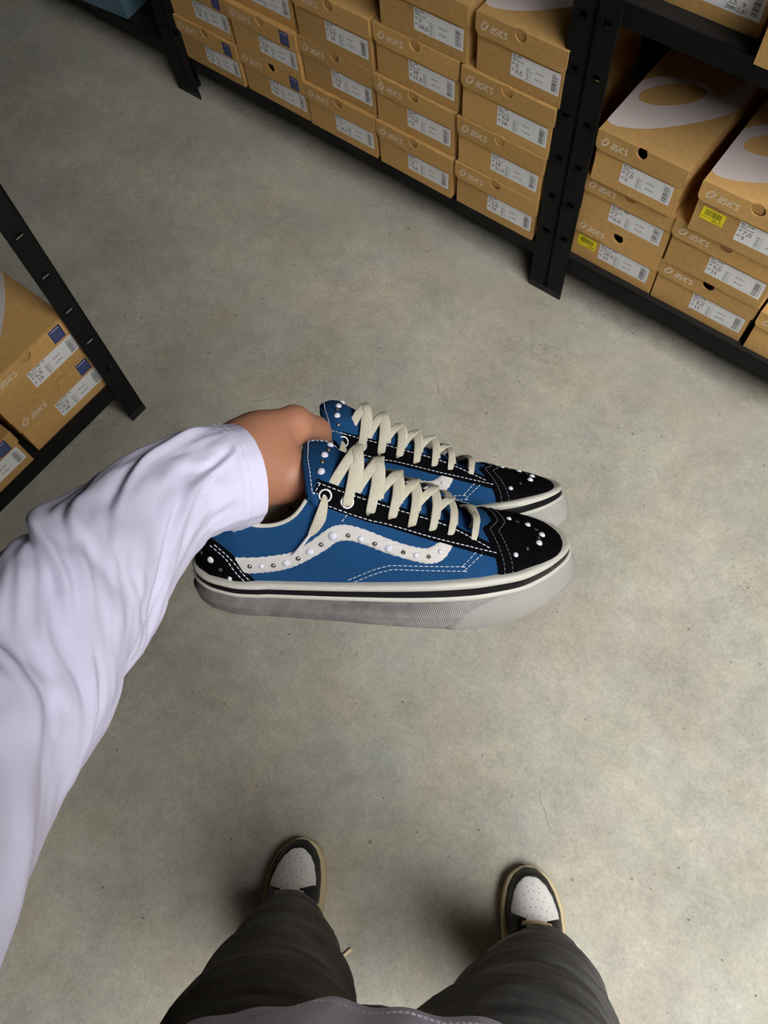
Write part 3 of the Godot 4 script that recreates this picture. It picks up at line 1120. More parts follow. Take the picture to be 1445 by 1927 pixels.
func boxes() -> void:
	make_box_meshes()
	var k := 0
	for q in [["a", "GEL-NYC", "9", "10.5"], ["b", "GEL-NYC", "8", "9.5"], ["c", "GEL-NYC", "8.5", "10"], ["d", "GEL-NYC", "10", "11.5"], ["e", "GEL-NYC", "7.5", "9"], ["f", "GEL-NYC 2055", "7", "8.5"], ["g", "GEL-NYC 2055", "10.5", "12"], ["h", "GEL-1130", "7.5", "9"], ["i", "GEL-1130", "9.5", "11"], ["j", "GEL-KAYANO 14", "8.5", "10"], ["k", "GEL-1130", "6.5", "7"]]:
		k += 1
		stickers[q[0]] = sticker(q[1], "1203A%d" % (280 + k * 7), "CREAM/OYSTER GREY", q[2], q[3], k)
	stickers.big = big_sticker()
	stickers.blue = blue_sticker()
	stickers.y1 = yellow_sticker("A.5M", 3)
	stickers.y2 = yellow_sticker("U6.5", 4)
	var y0 := 0.1335
	var row := [
		# label, left edge of the body, level, front z, turn, what is on it
		["lower of the two blue-stickered shoe boxes beside the far double posts", -1.633, 0, -1.127, 0, {"sticker": "j", "blue": true}],
		["upper of the two blue-stickered shoe boxes beside the far double posts", -1.632, 1, -1.126, 0.004, {"sticker": "j", "blue": true}],
		["blue-stickered shoe box with a dark open finger hole, bottom of the second stack", -1.423, 0, -1.127, 0, {"sticker": "j", "blue": true, "open": true}],
		["blue-stickered shoe box lying on the one with a dark finger hole, second stack", -1.421, 1, -1.125, -0.006, {"sticker": "j", "blue": true}],
		["shoe box cut by the picture's top edge, third up in the second stack", -1.424, 2, -1.127, 0.003, {"sticker": "d"}],
		["shoe box at the bottom of the middle one of the five back stacks", -1.213, 0, -1.127, 0, {"sticker": "a"}],
		["shoe box second from the bottom of the middle one of five back stacks", -1.21, 1, -1.126, 0.004, {"sticker": "c"}],
		["topmost shoe box of the middle back stack, its dark lid top in view", -1.205, 2, -1.127, -0.004, {"sticker": "c", "swirl": true}],
		["shoe box lying under the one with the torn lid, on the shelf board", -1.001, 0, -1.127, 0, {"sticker": "b"}],
		["shoe box with a torn pale lid edge across its printed logo", -0.999, 1, -1.127, 0.006, {"sticker": "e", "torn": true}],
		["shoe box lying directly on top of the one with the torn lid", -0.993, 2, -1.126, -0.003, {"sticker": "d"}],
		["topmost shoe box of the stack with the torn lid, cut by the picture's top", -0.973, 3, -1.128, 0.004, {"sticker": "a", "swirl": true}],
		["bottom shoe box of the four just left of the near double posts", -0.785, 0, -1.127, 0, {"sticker": "c"}],
		["second shoe box from the bottom of the four left of the near double posts", -0.783, 1, -1.128, -0.006, {"sticker": "d"}],
		["third shoe box from the bottom of the four left of the near double posts", -0.775, 2, -1.126, 0, {"sticker": "c"}],
		["top shoe box of the four left of the near double posts, grey on its lid", -0.7485, 3, -1.128, 0.003, {"sticker": "b", "swirl": true, "w": 0.905}],
		["shoe box with a yellow sticker, half hidden behind the near double posts", -0.498, 0, -1.152, 0, {"sticker": "g", "yellow": "y1", "open": true, "w": 0.965, "lx": 0.325}],
		["shoe box between a yellow-stickered box and the box with the full grey swirl", -0.492, 1, -1.145, 0.004, {"sticker": "f", "w": 0.945, "lx": 0.325}],
		["shoe box with a black finger hole and the whole grey swirl on its lid", -0.4815, 2, -1.1315, -0.003, {"sticker": "e", "open": true, "swirl": true, "w": 0.855, "lx": 0.325}],
		["bottom shoe box of the stack whose top box has a yellow sticker", -0.299, 0, -1.152, 0, {"sticker": "i", "open": true}],
		["middle shoe box of the stack whose top box has a yellow sticker", -0.296, 1, -1.144, 0, {"sticker": "i"}],
		["shoe box with both a yellow sticker and a grey swirl on its lid", -0.272, 2, -1.131, 0.012, {"sticker": "h", "yellow": "y2", "swirl": true}],
		["shoe box on the bottom shelf cut off by the picture's right edge", -0.083, 0, -1.149, 0, {"sticker": "k"}]]
	for q in row:
		shoe_box(q[0], Vector3(q[1] + rng.randf_range(-0.0012, 0.0012) + BW * float(q[5].get("w", 1.0)) / 2, y0 + q[2] * 0.1163, q[3] + rng.randf_range(-0.003, 0.003)), q[4] + rng.randf_range(-0.006, 0.006), q[5])
	shoe_box("shoe box with a large white sticker on the upper right shelf", Vector3(-0.388, 0.7065, -1.166), 0.0, {"sticker": "big"})
	shoe_box("shoe box jutting forward on the upper shelf, cut by the right edge", Vector3(-0.168, 0.7065, -1.118), 0.0, {"sticker": "h"})
	shoe_box("lower blue-stickered shoe box of the pair behind the single left post", Vector3(-1.09, y0, -0.214), PI / 2, {"sticker": "j", "blue": true})
	shoe_box("upper shoe box of the pair behind the single left post, grey swirl on its lid", Vector3(-1.088, y0 + 0.1163, -0.210), PI / 2 + 0.004, {"sticker": "j", "blue": true, "swirl": true})
	shoe_box("shoe box cut by the left edge, nearest to the white sleeve", Vector3(-1.083, y0, 0.008), PI / 2, {"sticker": "j", "blue": true})
	blue_box()

# ------------------------------------------------------------------ shelving
func post_mesh(h: float, sx: float) -> ArrayMesh:
	# an angle post with its corner at the origin, faces along +x*sx and -z; key holes in the front flange
	var mb := MB.new()
	var w := 0.0405
	var th := 0.0022
	var y := 0.004
	var hw := 0.0075
	var hx := 0.021
	var lv := 0.187
	while lv < h - 0.05:
		mb.box(Vector3(sx * w / 2, (y + lv - 0.006) / 2, -th / 2), Vector3(w, lv - 0.006 - y, th))
		for sd in [0, 1]:
			var x0 := 0.0 if sd == 0 else hx + hw
			var x1 := hx - hw if sd == 0 else w
			mb.box(Vector3(sx * (x0 + x1) / 2, lv, -th / 2), Vector3(x1 - x0, 0.012, th))
		mb.box(Vector3(sx * hx, lv, -0.008), Vector3(0.019, 0.016, 0.001))
		# pressed lip under the hole
		mb.box(Vector3(sx * hx, lv - 0.006, 0.0010), Vector3(hw * 2.0, 0.0018, 0.0022), 0.0005)
		mb.box(Vector3(sx * (hx - hw - 0.0005), lv, 0.0008), Vector3(0.0014, 0.011, 0.0016), 0.0004)
		y = lv + 0.006
		lv += 0.0957
	mb.box(Vector3(sx * w / 2, (y + h) / 2, -th / 2), Vector3(w, h - y, th))
	mb.box(Vector3(sx * th / 2, h / 2 + 0.002, -w / 2), Vector3(th, h - 0.004, w), 0.0004)
	# rolled outer edge
	mb.tube([Vector3(sx * w, 0.006, -th / 2), Vector3(sx * w, h, -th / 2)], 0.0016, 6)
	return mb.mesh()

# root at the front left foot; the front faces +z, depth goes to -z
func shelving(label: String, xf: Transform3D, w: float, d: float, levels: Array) -> void:
	var t := thing("shelving_unit", label, "shelving", xf, "black boltless shelving units")
	var h := 1.9
	var pl := post_mesh(h, 1.0)
	var pr := post_mesh(h, -1.0)
	var fm := MB.new()
	fm.box(Vector3(0.0205, 0.009, -0.001), Vector3(0.0425, 0.018, 0.0048), 0.001)
	fm.box(Vector3(0.0015, 0.009, -0.0205), Vector3(0.0048, 0.018, 0.0425), 0.001)
	var fr := MB.new()
	fr.box(Vector3(-0.0205, 0.009, -0.001), Vector3(0.0425, 0.018, 0.0048), 0.001)
	fr.box(Vector3(-0.0015, 0.009, -0.0205), Vector3(0.0048, 0.018, 0.0425), 0.001)
	for q in [[0, 0, pl, 0.0], [w, 0, pr, 0.0], [0, -d, pr, PI], [w, -d, pl, PI]]:
		var p := part("post", q[2], M.steel, t)
		p.transform = Transform3D(Basis(Vector3.UP, q[3]), Vector3(q[0], 0, q[1]))
		part("foot", fm.mesh() if q[2] == pl else fr.mesh(), M.plastic, p, "black plastic foot")
	for y in levels:
		for z in [-0.0012, -d + 0.0012]:
			var bm := MB.new()
			var s := 1.0 if z > -0.1 else -1.0
			bm.box(Vector3(w / 2, y - 0.018, z - s * 0.004), Vector3(w - 0.083, 0.037, 0.0022), 0.0005)
			bm.box(Vector3(w / 2, y - 0.0357, z - s * 0.012), Vector3(w - 0.083, 0.002, 0.016), 0.0005)
			bm.box(Vector3(w / 2, y + 0.0003, z - s * 0.005), Vector3(w - 0.083, 0.0022, 0.004), 0.0005)
			part("beam", bm.mesh(), M.steel, t)
		for x in [0.004, w - 0.004]:
			var sm := MB.new()
			sm.box(Vector3(x, y - 0.018, -d / 2), Vector3(0.0022, 0.036, d - 0.01), 0.0005)
			part("side_beam", sm.mesh(), M.steel, t)
		var sb := MB.new()
		sb.box(Vector3(w / 2, y - 0.0055, -d / 2), Vector3(w - 0.006, 0.011, d - 0.022), 0.0008)
		part("shelf_board", sb.mesh(), M.board, t)

# ------------------------------------------------------------------ sneakers in the hand
func sew(mb: MB, pts: Array, dash := 0.0024, gap := 0.0013, r := 0.00036) -> void:
	# dashes along points
	var acc := 0.0
	var cur := []
	for i in pts.size() - 1:
		var a: Vector3 = pts[i]
		var b: Vector3 = pts[i + 1]
		var l := a.distance_to(b)
		var q := 0.0
		while q < l:
			var on := acc < dash
			var step := minf((dash if on else dash + gap) - acc, l - q)
			if on:
				if cur.is_empty():
					cur.append(a.lerp(b, q / l))
				cur.append(a.lerp(b, (q + step) / l))
			q += step + 1e-7
			acc += step
			if on and acc >= dash - 1e-6:
				if cur.size() > 1:
					mb.tube([cur[0], cur[cur.size() - 1]], r, 5)
				cur = []
				acc = dash
			elif acc >= dash + gap - 1e-6:
				acc = 0.0

func vl(a: Array) -> Array:
	var r := []
	for q in a:
		r.append(Vector2(q[0], q[1]))
	return r

func at_len(pts: Array, s: float):
	var f := clampf(s, 0, 1) * (pts.size() - 1)
	var i := mini(int(f), pts.size() - 2)
	return pts[i].lerp(pts[i + 1], f - i)

func van_last(sg: float) -> Last:
	var L := Last.new()
	L.sg = sg
	L.cen = Last.pv([[0, 0], [0.06, 0], [0.12, 0.004], [0.18, 0.004], [0.23, 0.001], [0.27, -0.003], [0.295, -0.005]])
	L.hwt = Last.pv([[0, 0], [0.0015, 0.009], [0.004, 0.015], [0.012, 0.025], [0.03, 0.0345], [0.07, 0.0385], [0.12, 0.041], [0.165, 0.0455], [0.205, 0.0485], [0.235, 0.047], [0.262, 0.0395], [0.272, 0.0345], [0.280, 0.0292], [0.2862, 0.0232], [0.2905, 0.0165], [0.2932, 0.0098], [0.2945, 0]])
	L.spr = Last.pv([[0, 0.003], [0.05, 0.0005], [0.1, -0.002], [0.15, -0.0055], [0.19, -0.007], [0.22, -0.005], [0.245, -0.001], [0.27, 0.006], [0.295, 0.015]])
	L.top = Last.pv([[0, 0.030], [0.06, 0.0305], [0.12, 0.032], [0.18, 0.035], [0.215, 0.0375], [0.25, 0.0395], [0.28, 0.0395], [0.295, 0.039]])
	L.rid = Last.pv([[0, 0.13], [0.08, 0.13], [0.1, 0.120], [0.13, 0.105], [0.16, 0.088], [0.19, 0.0715], [0.215, 0.0605], [0.235, 0.0535], [0.255, 0.0475], [0.27, 0.0428], [0.281, 0.0385]])
	L.lean = 0.008
	L.tip = 0.2810
	L.outline()
	return L

func held_sneaker(label: String, xf: Transform3D, sg: float, lace_end: bool) -> void:
	var t := thing("sneaker", label, "sneaker", xf)
	var L := van_last(sg)
	var core := Vector3(0.14, 0.045, 0)
	var no := L.out_p.size()
	var grime := noise(90.0, 3, 12 + int(sg))
	# --- sole
	var dirt := func(i: int, f: float) -> Color:
		var p: Vector2 = L.out_p[posmod(i, no)]
		var nz := grime.get_noise_3d(p.x, f * 0.03, p.y * 0.6) * 0.5 + 0.5
		var st := grime.get_noise_3d(p.x * 0.5, f * 0.35, p.y) * 0.5 + 0.5
		var heel := smoothstep(0.23, 0.08, p.x) * 0.46
		var mid := exp(-pow((p.x - 0.135) / 0.05, 2.0)) * smoothstep(0.15, 0.55, f) * 0.55 * st
		var k := clampf(heel * (0.55 + 0.8 * nz) + mid * 1.25 + 0.12 * nz, 0.0, 0.8)
		return Color(0.66, 0.63, 0.585).lerp(Color(0.10, 0.093, 0.088), k)
	var prof := [Vector2(0.0, -0.007), Vector2(0.0, -0.0022), Vector2(0.05, -0.0002), Vector2(0.14, 0.0006), Vector2(0.27, 0.0012), Vector2(0.31, 0.0024), Vector2(0.35, 0.0006), Vector2(0.5, 0.0012), Vector2(0.6, 0.0002), Vector2(0.625, -0.0012)]
	var so := MB.new()
	var lap := func(u: float) -> float: return 0.0009 * (1.0 - smoothstep(0.047, 0.051, L.out_p[posmod(int(round(u * no)), no)].x))
	so.grid(no, prof.size() - 1, func(u: float, w: float) -> Vector3: return L.wall(int(round(u * no)), prof[int(round(w * (prof.size() - 1)))].x, prof[int(round(w * (prof.size() - 1)))].y + lap.call(u)), core, true, false, Vector2(58, 1.6), func(u: float, w: float) -> Color: return dirt.call(int(round(u * no)), prof[int(round(w * (prof.size() - 1)))].x))
	so.col = Color(0.6, 0.56, 0.5)
	so.grid(60, 8, func(u: float, w: float) -> Vector3:
		var x := 0.289 * (0.5 - 0.5 * cos(PI * u))
		return Vector3(x, Last.sm(L.spr, x), L.ce(x) + (w * 2 - 1) * maxf(L.hw(x) - 0.006, 0.0)), Vector3(0.14, 0.2, 0))
	var sole := part("outsole", so.mesh(), M.sole, t, "dirty off-white ribbed rubber sole wall")
	# toe bumper: a second wall laid over the front, its rear edge an S
	var first := 0
	var last_i := 0
	var bp := [Vector2(0.0, -0.001), Vector2(0.02, 0.0014), Vector2(0.15, 0.0024), Vector2(0.30, 0.0034), Vector2(0.34, 0.0024), Vector2(0.5, 0.0026), Vector2(0.62, 0.0018), Vector2(0.66, 0.0022), Vector2(0.675, 0.0004)]
	var seam := vl([[0.184, 0], [0.186, 0.1], [0.189, 0.25], [0.194, 0.4], [0.204, 0.52], [0.216, 0.62], [0.226, 0.7]])
	var tb := MB.new()
	var along := func(x: float, side: float) -> float:
		# share of the outline at which the side passes x
		var bi := 0
		var bd := 9.0
		for i in no:
			if signf(L.out_p[i].y - L.ce(L.out_p[i].x)) == side and absf(L.out_p[i].x - x) < bd:
				bd = absf(L.out_p[i].x - x)
				bi = i
		return float(bi)
	var nb := 90
	var ends := []
	for q in bp:
		var xs := 0.2
		for i in seam.size() - 1:
			if q.x >= seam[i].y:
				xs = lerpf(seam[i].x, seam[i + 1].x, clampf((q.x - seam[i].y) / (seam[i + 1].y - seam[i].y), 0, 1))
		var a: float = along.call(xs, 1.0)
		var b: float = along.call(xs, -1.0)
		ends.append(Vector2(a, b if b > a else b + no))
	var toe_at := func(fi: float) -> int: return int(floor(fi))
	tb.grid(nb, bp.size() - 1, func(u: float, w: float) -> Vector3:
		var k := int(round(w * (bp.size() - 1)))
		var fi: float = lerpf(ends[k].x, ends[k].y, u)
		var i := int(floor(fi))
		var o: float = bp[k].y - (0.0016 if u == 0.0 or u == 1.0 else 0.0)
		return L.wall(i, bp[k].x, o).lerp(L.wall(i + 1, bp[k].x, o), fi - i), core, false, false, Vector2(32, 1.7), func(u: float, w: float) -> Color:
			var k := int(round(w * (bp.size() - 1)))
			var nz := grime.get_noise_3d(u * 0.2, w * 0.04, 0.0) * 0.5 + 0.5
			return Color(0.70, 0.675, 0.62).lerp(Color(0.3, 0.28, 0.26), (0.10 * nz + (0.22 if u < 0.02 or u > 0.98 or w > 0.96 else 0.0))))
	part("toe_bumper", tb.mesh(), M.sole, sole, "off-white ribbed toe bumper")
	# --- foxing bands
	for q in [["foxing_band", [Vector2(0.61, -0.001), Vector2(0.622, 0.0014), Vector2(0.66, 0.0022), Vector2(0.70, 0.0018), Vector2(0.722, 0.0006)], M.rubber], ["foxing_line", [Vector2(0.715, 0.0008), Vector2(0.79, 0.0011), Vector2(0.865, 0.0008)], M.rubber_line], ["foxing_band", [Vector2(0.858, 0.0004), Vector2(0.872, 0.0016), Vector2(0.92, 0.0022), Vector2(0.975, 0.0014), Vector2(1.0, -0.001), Vector2(0.995, -0.006)], M.rubber]]:
		var fb := MB.new()
		var pr: Array = q[1]
		fb.grid(no, pr.size() - 1, func(u: float, w: float) -> Vector3: return L.wall(int(round(u * no)), pr[int(round(w * (pr.size() - 1)))].x, pr[int(round(w * (pr.size() - 1)))].y + lap.call(u)), core, true)
		part(q[0], fb.mesh(), q[2], t, "black line round the sole" if q[0] == "foxing_line" else "")
	# --- canvas sides
	var ytop := Last.pv([[0, 0.087], [0.0158, 0.084], [0.0305, 0.0772], [0.0396, 0.0747], [0.0486, 0.0731], [0.0612, 0.0750], [0.0716, 0.081], [0.0779, 0.0885], [0.0835, 0.098], [0.0890, 0.1062], [0.1044, 0.0998], [0.1323, 0.09], [0.1637, 0.0775], [0.1930, 0.066], [0.2077, 0.0575], [0.2139, 0.0535]])
	for side in [1.0, -1.0]:
		var cv := MB.new()
		cv.grid(90, 22, func(u: float, w: float) -> Vector3:
			var x := 0.0012 + 0.2127 * pow(u, 1.35)
			return L.at(x, lerpf(L.ty(x) - 0.002, Last.sm(ytop, x), w), side), core)
		part("canvas_side", cv.mesh(), M.canvas, t, "blue woven canvas side")
		var ln := MB.new()
		ln.grid(50, 14, func(u: float, w: float) -> Vector3:
			var x := 0.004 + 0.16 * pow(u, 1.3)
			return L.at(x, lerpf(0.034, Last.sm(ytop, x) - 0.0006, w), side, -0.0042), core)
		part("lining", ln.mesh(), M.lining, t, "worn greyish lining")
	var ins := MB.new()
	ins.grid(40, 8, func(u: float, w: float) -> Vector3:
		var x := 0.006 + 0.21 * u
		return Vector3(x, 0.034, L.ce(x) + (w * 2 - 1) * maxf(L.hw(x) - 0.009, 0.002)), Vector3(0.14, -1, 0))
	part("insole", ins.mesh(), M.lining, t)
	# white binding round the collar
	var bind := []
	for i in 41:
		var x := 0.0805 - 0.0793 * pow(i / 40.0, 0.8)
		bind.append(L.at(x, Last.sm(ytop, x) + 0.0002, 1.0, -0.001))
	for i in 41:
		var x := 0.0012 + 0.0793 * pow(i / 40.0, 1.25)
		bind.append(L.at(x, Last.sm(ytop, x) + 0.0002, -1.0, -0.001))
	var bm := MB.new()
	bm.tube(bind, 0.0016, 8)
	part("collar_binding", bm.mesh(), M.rubber, t, "thin white collar binding")
	# --- blue vamp in front of the throat, black suede toe cap
	var vamp := MB.new()
	vamp.grid(14, 48, func(u: float, w: float) -> Vector3:
		var a := w * PI
		var th := a if a <= PI / 2 else PI - a
		var x := lerpf(0.2065, 0.226, u)
		return L.s(x, th, 1.0 if a <= PI / 2 else -1.0), core)
	part("vamp", vamp.mesh(), M.canvas, t)
	var seam_x := Last.pv([[0, 0.2185], [20, 0.2178], [35, 0.2165], [50, 0.2145], [62, 0.2125], [70, 0.2115], [80, 0.2175], [90, 0.2225]])
	var capf := func(u: float, w: float, off: float) -> Vector3:
		var a := w * PI
		var th := a if a <= PI / 2 else PI - a
		var side := 1.0 if a <= PI / 2 else -1.0
		var sx := Last.sm(seam_x, rad_to_deg(th)) if side > 0.0 else lerpf(0.2185, 0.2225, smoothstep(0.3, 1.5, th))
		var x := lerpf(sx, 0.2808, sin(u * PI / 2))
		return L.s(x, th, side) + L.nrm(minf(x, 0.2765), maxf(th, 0.06), side) * (off if u > 0.0 else off - 0.0014)
	var cap := MB.new()
	cap.grid(44, 64, func(u: float, w: float) -> Vector3: return capf.call(u, w, 0.0014), core)
	part("toe_cap", cap.mesh(), M.suede, t, "black suede toe cap")
	# --- black heel counter
	var xe := Last.pv([[0.024, 0.0475], [0.0283, 0.0453], [0.0382, 0.0374], [0.05, 0.0296], [0.06, 0.0153], [0.0665, 0.004], [0.068, 0.0016]])
	for side in [1.0, -1.0]:
		var hc := MB.new()
		hc.grid(26, 22, func(u: float, w: float) -> Vector3:
			var y := lerpf(0.0285, 0.0675, w)
			return L.at(0.0012 + maxf(Last.sm(xe, y) - 0.0012, 0.0) * u * u, y, side, 0.0014 if u < 0.97 else 0.0002), core)
		part("heel_counter", hc.mesh(), M.suede, t, "black suede heel counter")
	# --- eyestays, side stripes
	var elo := vl([[0.0807, 0.0925], [0.1009, 0.0848], [0.1219, 0.0774], [0.1372, 0.0734], [0.1742, 0.0609], [0.218, 0.0475]])
	var eup := vl([[0.0891, 0.1070], [0.1044, 0.1008], [0.1235, 0.0938], [0.1470, 0.0850], [0.1791, 0.0722], [0.2150, 0.0545]])
	var sup := vl([[0.0300, 0.0490], [0.0444, 0.0493], [0.0598, 0.0517], [0.0703, 0.0547], [0.0814, 0.0621], [0.0940, 0.0720], [0.1009, 0.0754], [0.1100, 0.0756], [0.1233, 0.0716], [0.1372, 0.0660], [0.1526, 0.0608], [0.1640, 0.0585], [0.1693, 0.0594], [0.1742, 0.0616]])
	var slo := vl([[0.0365, 0.0358], [0.0480, 0.0367], [0.0584, 0.0385], [0.0689, 0.0418], [0.0800, 0.0479], [0.0940, 0.0574], [0.1016, 0.0634], [0.1114, 0.0643], [0.1233, 0.0606], [0.1372, 0.0553], [0.1553, 0.0499], [0.1672, 0.0477], [0.1770, 0.0501], [0.1846, 0.0581]])
	var sup2 := curve(sup, 6)
	var slo2 := curve(slo, 6)
	for side in [1.0, -1.0]:
		var em := MB.new()
		em.grid(60, 12, func(u: float, w: float) -> Vector3:
			var a: Vector2 = at_len(elo, u)
			var b: Vector2 = at_len(eup, u)
			var p := a.lerp(b, w)
			return L.at(p.x, p.y, side, -0.0008 if (u == 0.0 or w == 0.0 or w == 1.0) else 0.0017), core)
		part("eyestay", em.mesh(), M.suede, t, "black suede lace panel")
		var jm := MB.new()
		jm.grid(80, 10, func(u: float, w: float) -> Vector3:
			var a: Vector2 = at_len(slo2, u)
			var b: Vector2 = at_len(sup2, u)
			var fray := 0.0
			if w == 0.0 or w == 1.0:
				fray = sin(u * 210.0) * 0.00035
			var p := a.lerp(b, w) + Vector2(0, fray)
			return L.at(p.x, p.y, side, 0.0 if (w == 0.0 or w == 1.0) else 0.0010), core)
		part("side_stripe", jm.mesh(), M.stripe, t, "white canvas wave stripe")
	# --- stitching
	var wt := MB.new()
	var gt := MB.new()
	for side in [1.0, -1.0]:
		var line := func(pts: Array, off: float, n := 60) -> Array:
			var c := curve(pts, 8)
			var r := []
			for q in c:
				r.append(L.at(q.x, q.y, side, off))
			return r
		var sh := func(pts: Array, d: Vector2) -> Array:
			var r := []
			for q in pts:
				r.append(q + d)
			return r
		sew(wt, line.call(sh.call(elo, Vector2(0.0014, 0.0018)), 0.0021))
		sew(wt, line.call(sh.call(eup, Vector2(-0.0010, -0.0024)), 0.0021))
		sew(wt, line.call(vl([[0.0832, 0.0935], [0.0868, 0.0993], [0.0900, 0.1045]]), 0.0021))
		for o in [0.0, 1.0]:
			sew(wt, line.call(sh.call(vl([[0.111, 0.0306], [0.1189, 0.0345], [0.1289, 0.0395], [0.1375, 0.0424], [0.1456, 0.0433], [0.1918, 0.0419], [0.1923, 0.0420], [0.2007, 0.0482], [0.2077, 0.0518]]), Vector2(-0.0012, 0.0032) * o), 0.0006), 0.0026, 0.0012, 0.0003)
			sew(wt, line.call(sh.call(vl([[0.0440, 0.0300], [0.0375, 0.0375], [0.0298, 0.049], [0.0175, 0.0583]]), Vector2(-0.0022, -0.0008) * (1.0 + o * 1.5)), 0.0019))
		sew(wt, line.call(vl([[0.1085, 0.083], [0.106, 0.0795], [0.1035, 0.0765]]), 0.0006))
	for o in [0.05, 0.115]:
		var pts := []
		for i in 61:
			pts.append(capf.call(o, 0.02 + 0.96 * i / 60.0, 0.0017))
		sew(gt, pts, 0.0022, 0.0013, 0.0003)
	part("white_stitching", wt.mesh(), M.thread, t, "", true)
	part("grey_stitching", gt.mesh(), M.thread_grey, t, "", true)
	# --- tongue
	var tyc := Last.pv([[0.072, 0.106], [0.083, 0.1115], [0.095, 0.1135], [0.11, 0.1105], [0.13, 0.1005], [0.16, 0.083], [0.19, 0.0665], [0.21, 0.057]])
	var tonguef := func(u: float, w: float, off: float) -> Vector3:
		var x := lerpf(0.0795, 0.208, u)
		var rnd := clampf((x - 0.0795) / 0.014, 0.0, 1.0)
		var hwid := lerpf(lerpf(0.034, 0.0272, smoothstep(0.082, 0.094, x)), 0.0235, clampf((x - 0.09) / 0.08, 0, 1)) * (0.78 + 0.22 * sqrt(1.0 - pow(1.0 - rnd, 2.0)))
		var z := (w * 2 - 1) * hwid
		var tilt := -0.26 * (1.0 - smoothstep(0.085, 0.15, x))
		var y := Last.sm(tyc, x) + tilt * z - 8.0 * z * z
		if x > 0.084:
			# the sides slip under the lace panels
			var k := smoothstep(0.084, 0.094, x) if z > 0.0 else smoothstep(0.095, 0.13, x)
			var lim := L.over(x, L.ce(x) + z).y - 0.0045
			y = lerpf(y, minf(y, lim), k * smoothstep(0.010, 0.018, absf(z)))
		if sg < 0.0:
			y += 0.008 * (1.0 - smoothstep(0.085, 0.125, x))  # this tongue stands up a little more
		return Vector3(x + 0.002 * absf(w * 2 - 1), y + off, L.ce(x) + z)
	var tg := MB.new()
	tg.grid(46, 24, func(u: float, w: float) -> Vector3: return tonguef.call(u, w, 0.0), Vector3(0.14, 0, 0))
	tg.grid(46, 24, func(u: float, w: float) -> Vector3: return tonguef.call(u, w, -0.0045), Vector3(0.14, 0.4, 0))
	tg.grid(24, 4, func(u: float, w: float) -> Vector3: return tonguef.call(0.0, u, -0.0045 * w) - Vector3(0.0012 * sin(w * PI), 0, 0), Vector3(0.14, 0.1, 0))
	for e in [0.0, 1.0]:
		tg.grid(46, 4, func(u: float, w: float) -> Vector3: return tonguef.call(u, e, -0.0045 * w) + Vector3(0, 0, (e * 2 - 1) * 0.0012 * sin(w * PI)), Vector3(0.14, 0.1, 0))
	var tongue := part("tongue", tg.mesh(), M.canvas, t, "blue canvas tongue")
	var ts := MB.new()
	var tl := []
	for i in 25:
		tl.append(tonguef.call(0.28 - 0.255 * i / 24.0, 0.06, 0.0004))
	for i in 25:
		tl.append(tonguef.call(0.025, 0.06 + 0.88 * i / 24.0, 0.0004))
	for i in 25:
		tl.append(tonguef.call(0.025 + 0.255 * i / 24.0, 0.94, 0.0004))
	sew(ts, tl)
	part("tongue_stitching", ts.mesh(), M.thread, tongue, "", true)
	# --- laces
	var ev := vl([[0.0933, 0.0961], [0.1086, 0.0913], [0.1247, 0.0858], [0.14, 0.0815], [0.154, 0.0753], [0.1693, 0.0709], [0.1832, 0.0663], [0.2014, 0.0606]])
	var lc := MB.new()
	var lay := func(ctrl: Array, up: Array, wid) -> void:
		var p := curve(ctrl, 6)
		var nn := curve(up, 6)
		var ws = wid
		if wid is Array:
			ws = []
			for i in p.size():
				ws.append(lerpf(wid[int(float(i) / p.size() * (wid.size() - 1))], wid[int(float(i) / p.size() * (wid.size() - 1)) + 1], fmod(float(i) / p.size() * (wid.size() - 1), 1.0)))
		lc.ribbon(p, nn, ws, 0.0016)
	var ridge := Last.pv([[0.09, 0.118], [0.1159, 0.1200], [0.1307, 0.1122], [0.1459, 0.1012], [0.1593, 0.0935], [0.1738, 0.0880], [0.187, 0.0785], [0.2054, 0.0672], [0.215, 0.063]])
	for i in range(1, 8):
		var e: Vector2 = ev[i]
		var n0 := L.an(e.x, e.y, 1.0)
		var wf := lerpf(0.0074, 0.0056, (i - 1) / 6.0)
		var pk := e.x + lerpf(0.0080, 0.0045, (i - 1) / 6.0)
		var yt := Last.sm(ridge, pk)
		for side in [1.0, -1.0]:
			# over strand: out of the eyelet, up to the ridge and down the other side
			var nn := L.an(e.x, e.y, side)
			var mid := L.at(e.x + 0.001, e.y, side, 0.004).lerp(Vector3(pk, yt, L.ce(pk)), 0.5) + nn * 0.0035
			var c: Array = [L.at(e.x - 0.0004, e.y - 0.0022, side, 0.0005), L.at(e.x, e.y, side, 0.0040), mid, Vector3(pk, yt, L.ce(pk) + side * 0.0015), Vector3(pk + 0.0012, yt - 0.0040, L.ce(pk) - side * 0.0100), L.at(pk, minf(e.y + 0.006, L.rd(pk) - 0.006), -side, -0.002)]
			var u: Array = [nn, nn, (nn + Vector3.UP * 0.5).normalized(), Vector3(0, 1, side * 0.35).normalized(), Vector3(0, 1, -side * 0.8).normalized(), L.an(e.x, e.y, -side)]
			if i == 7 and side < 0:
				continue
			lay.call(c, u, [wf * 0.75, wf * 0.98, wf, wf, wf, wf])
			if i == 7 or side < 0:
				continue
			# under strand: from beneath the panel's edge, left of the eyelet, up over the ridge
			var ix := e.x - 0.0085
			var iy := minf(e.y + 0.0125, L.rd(ix) - 0.003)
			var pk2 := pk + 0.0008
			var yt2 := Last.sm(ridge, pk2) + 0.0012
			var lo := L.at(ix, iy, side, -0.0015)
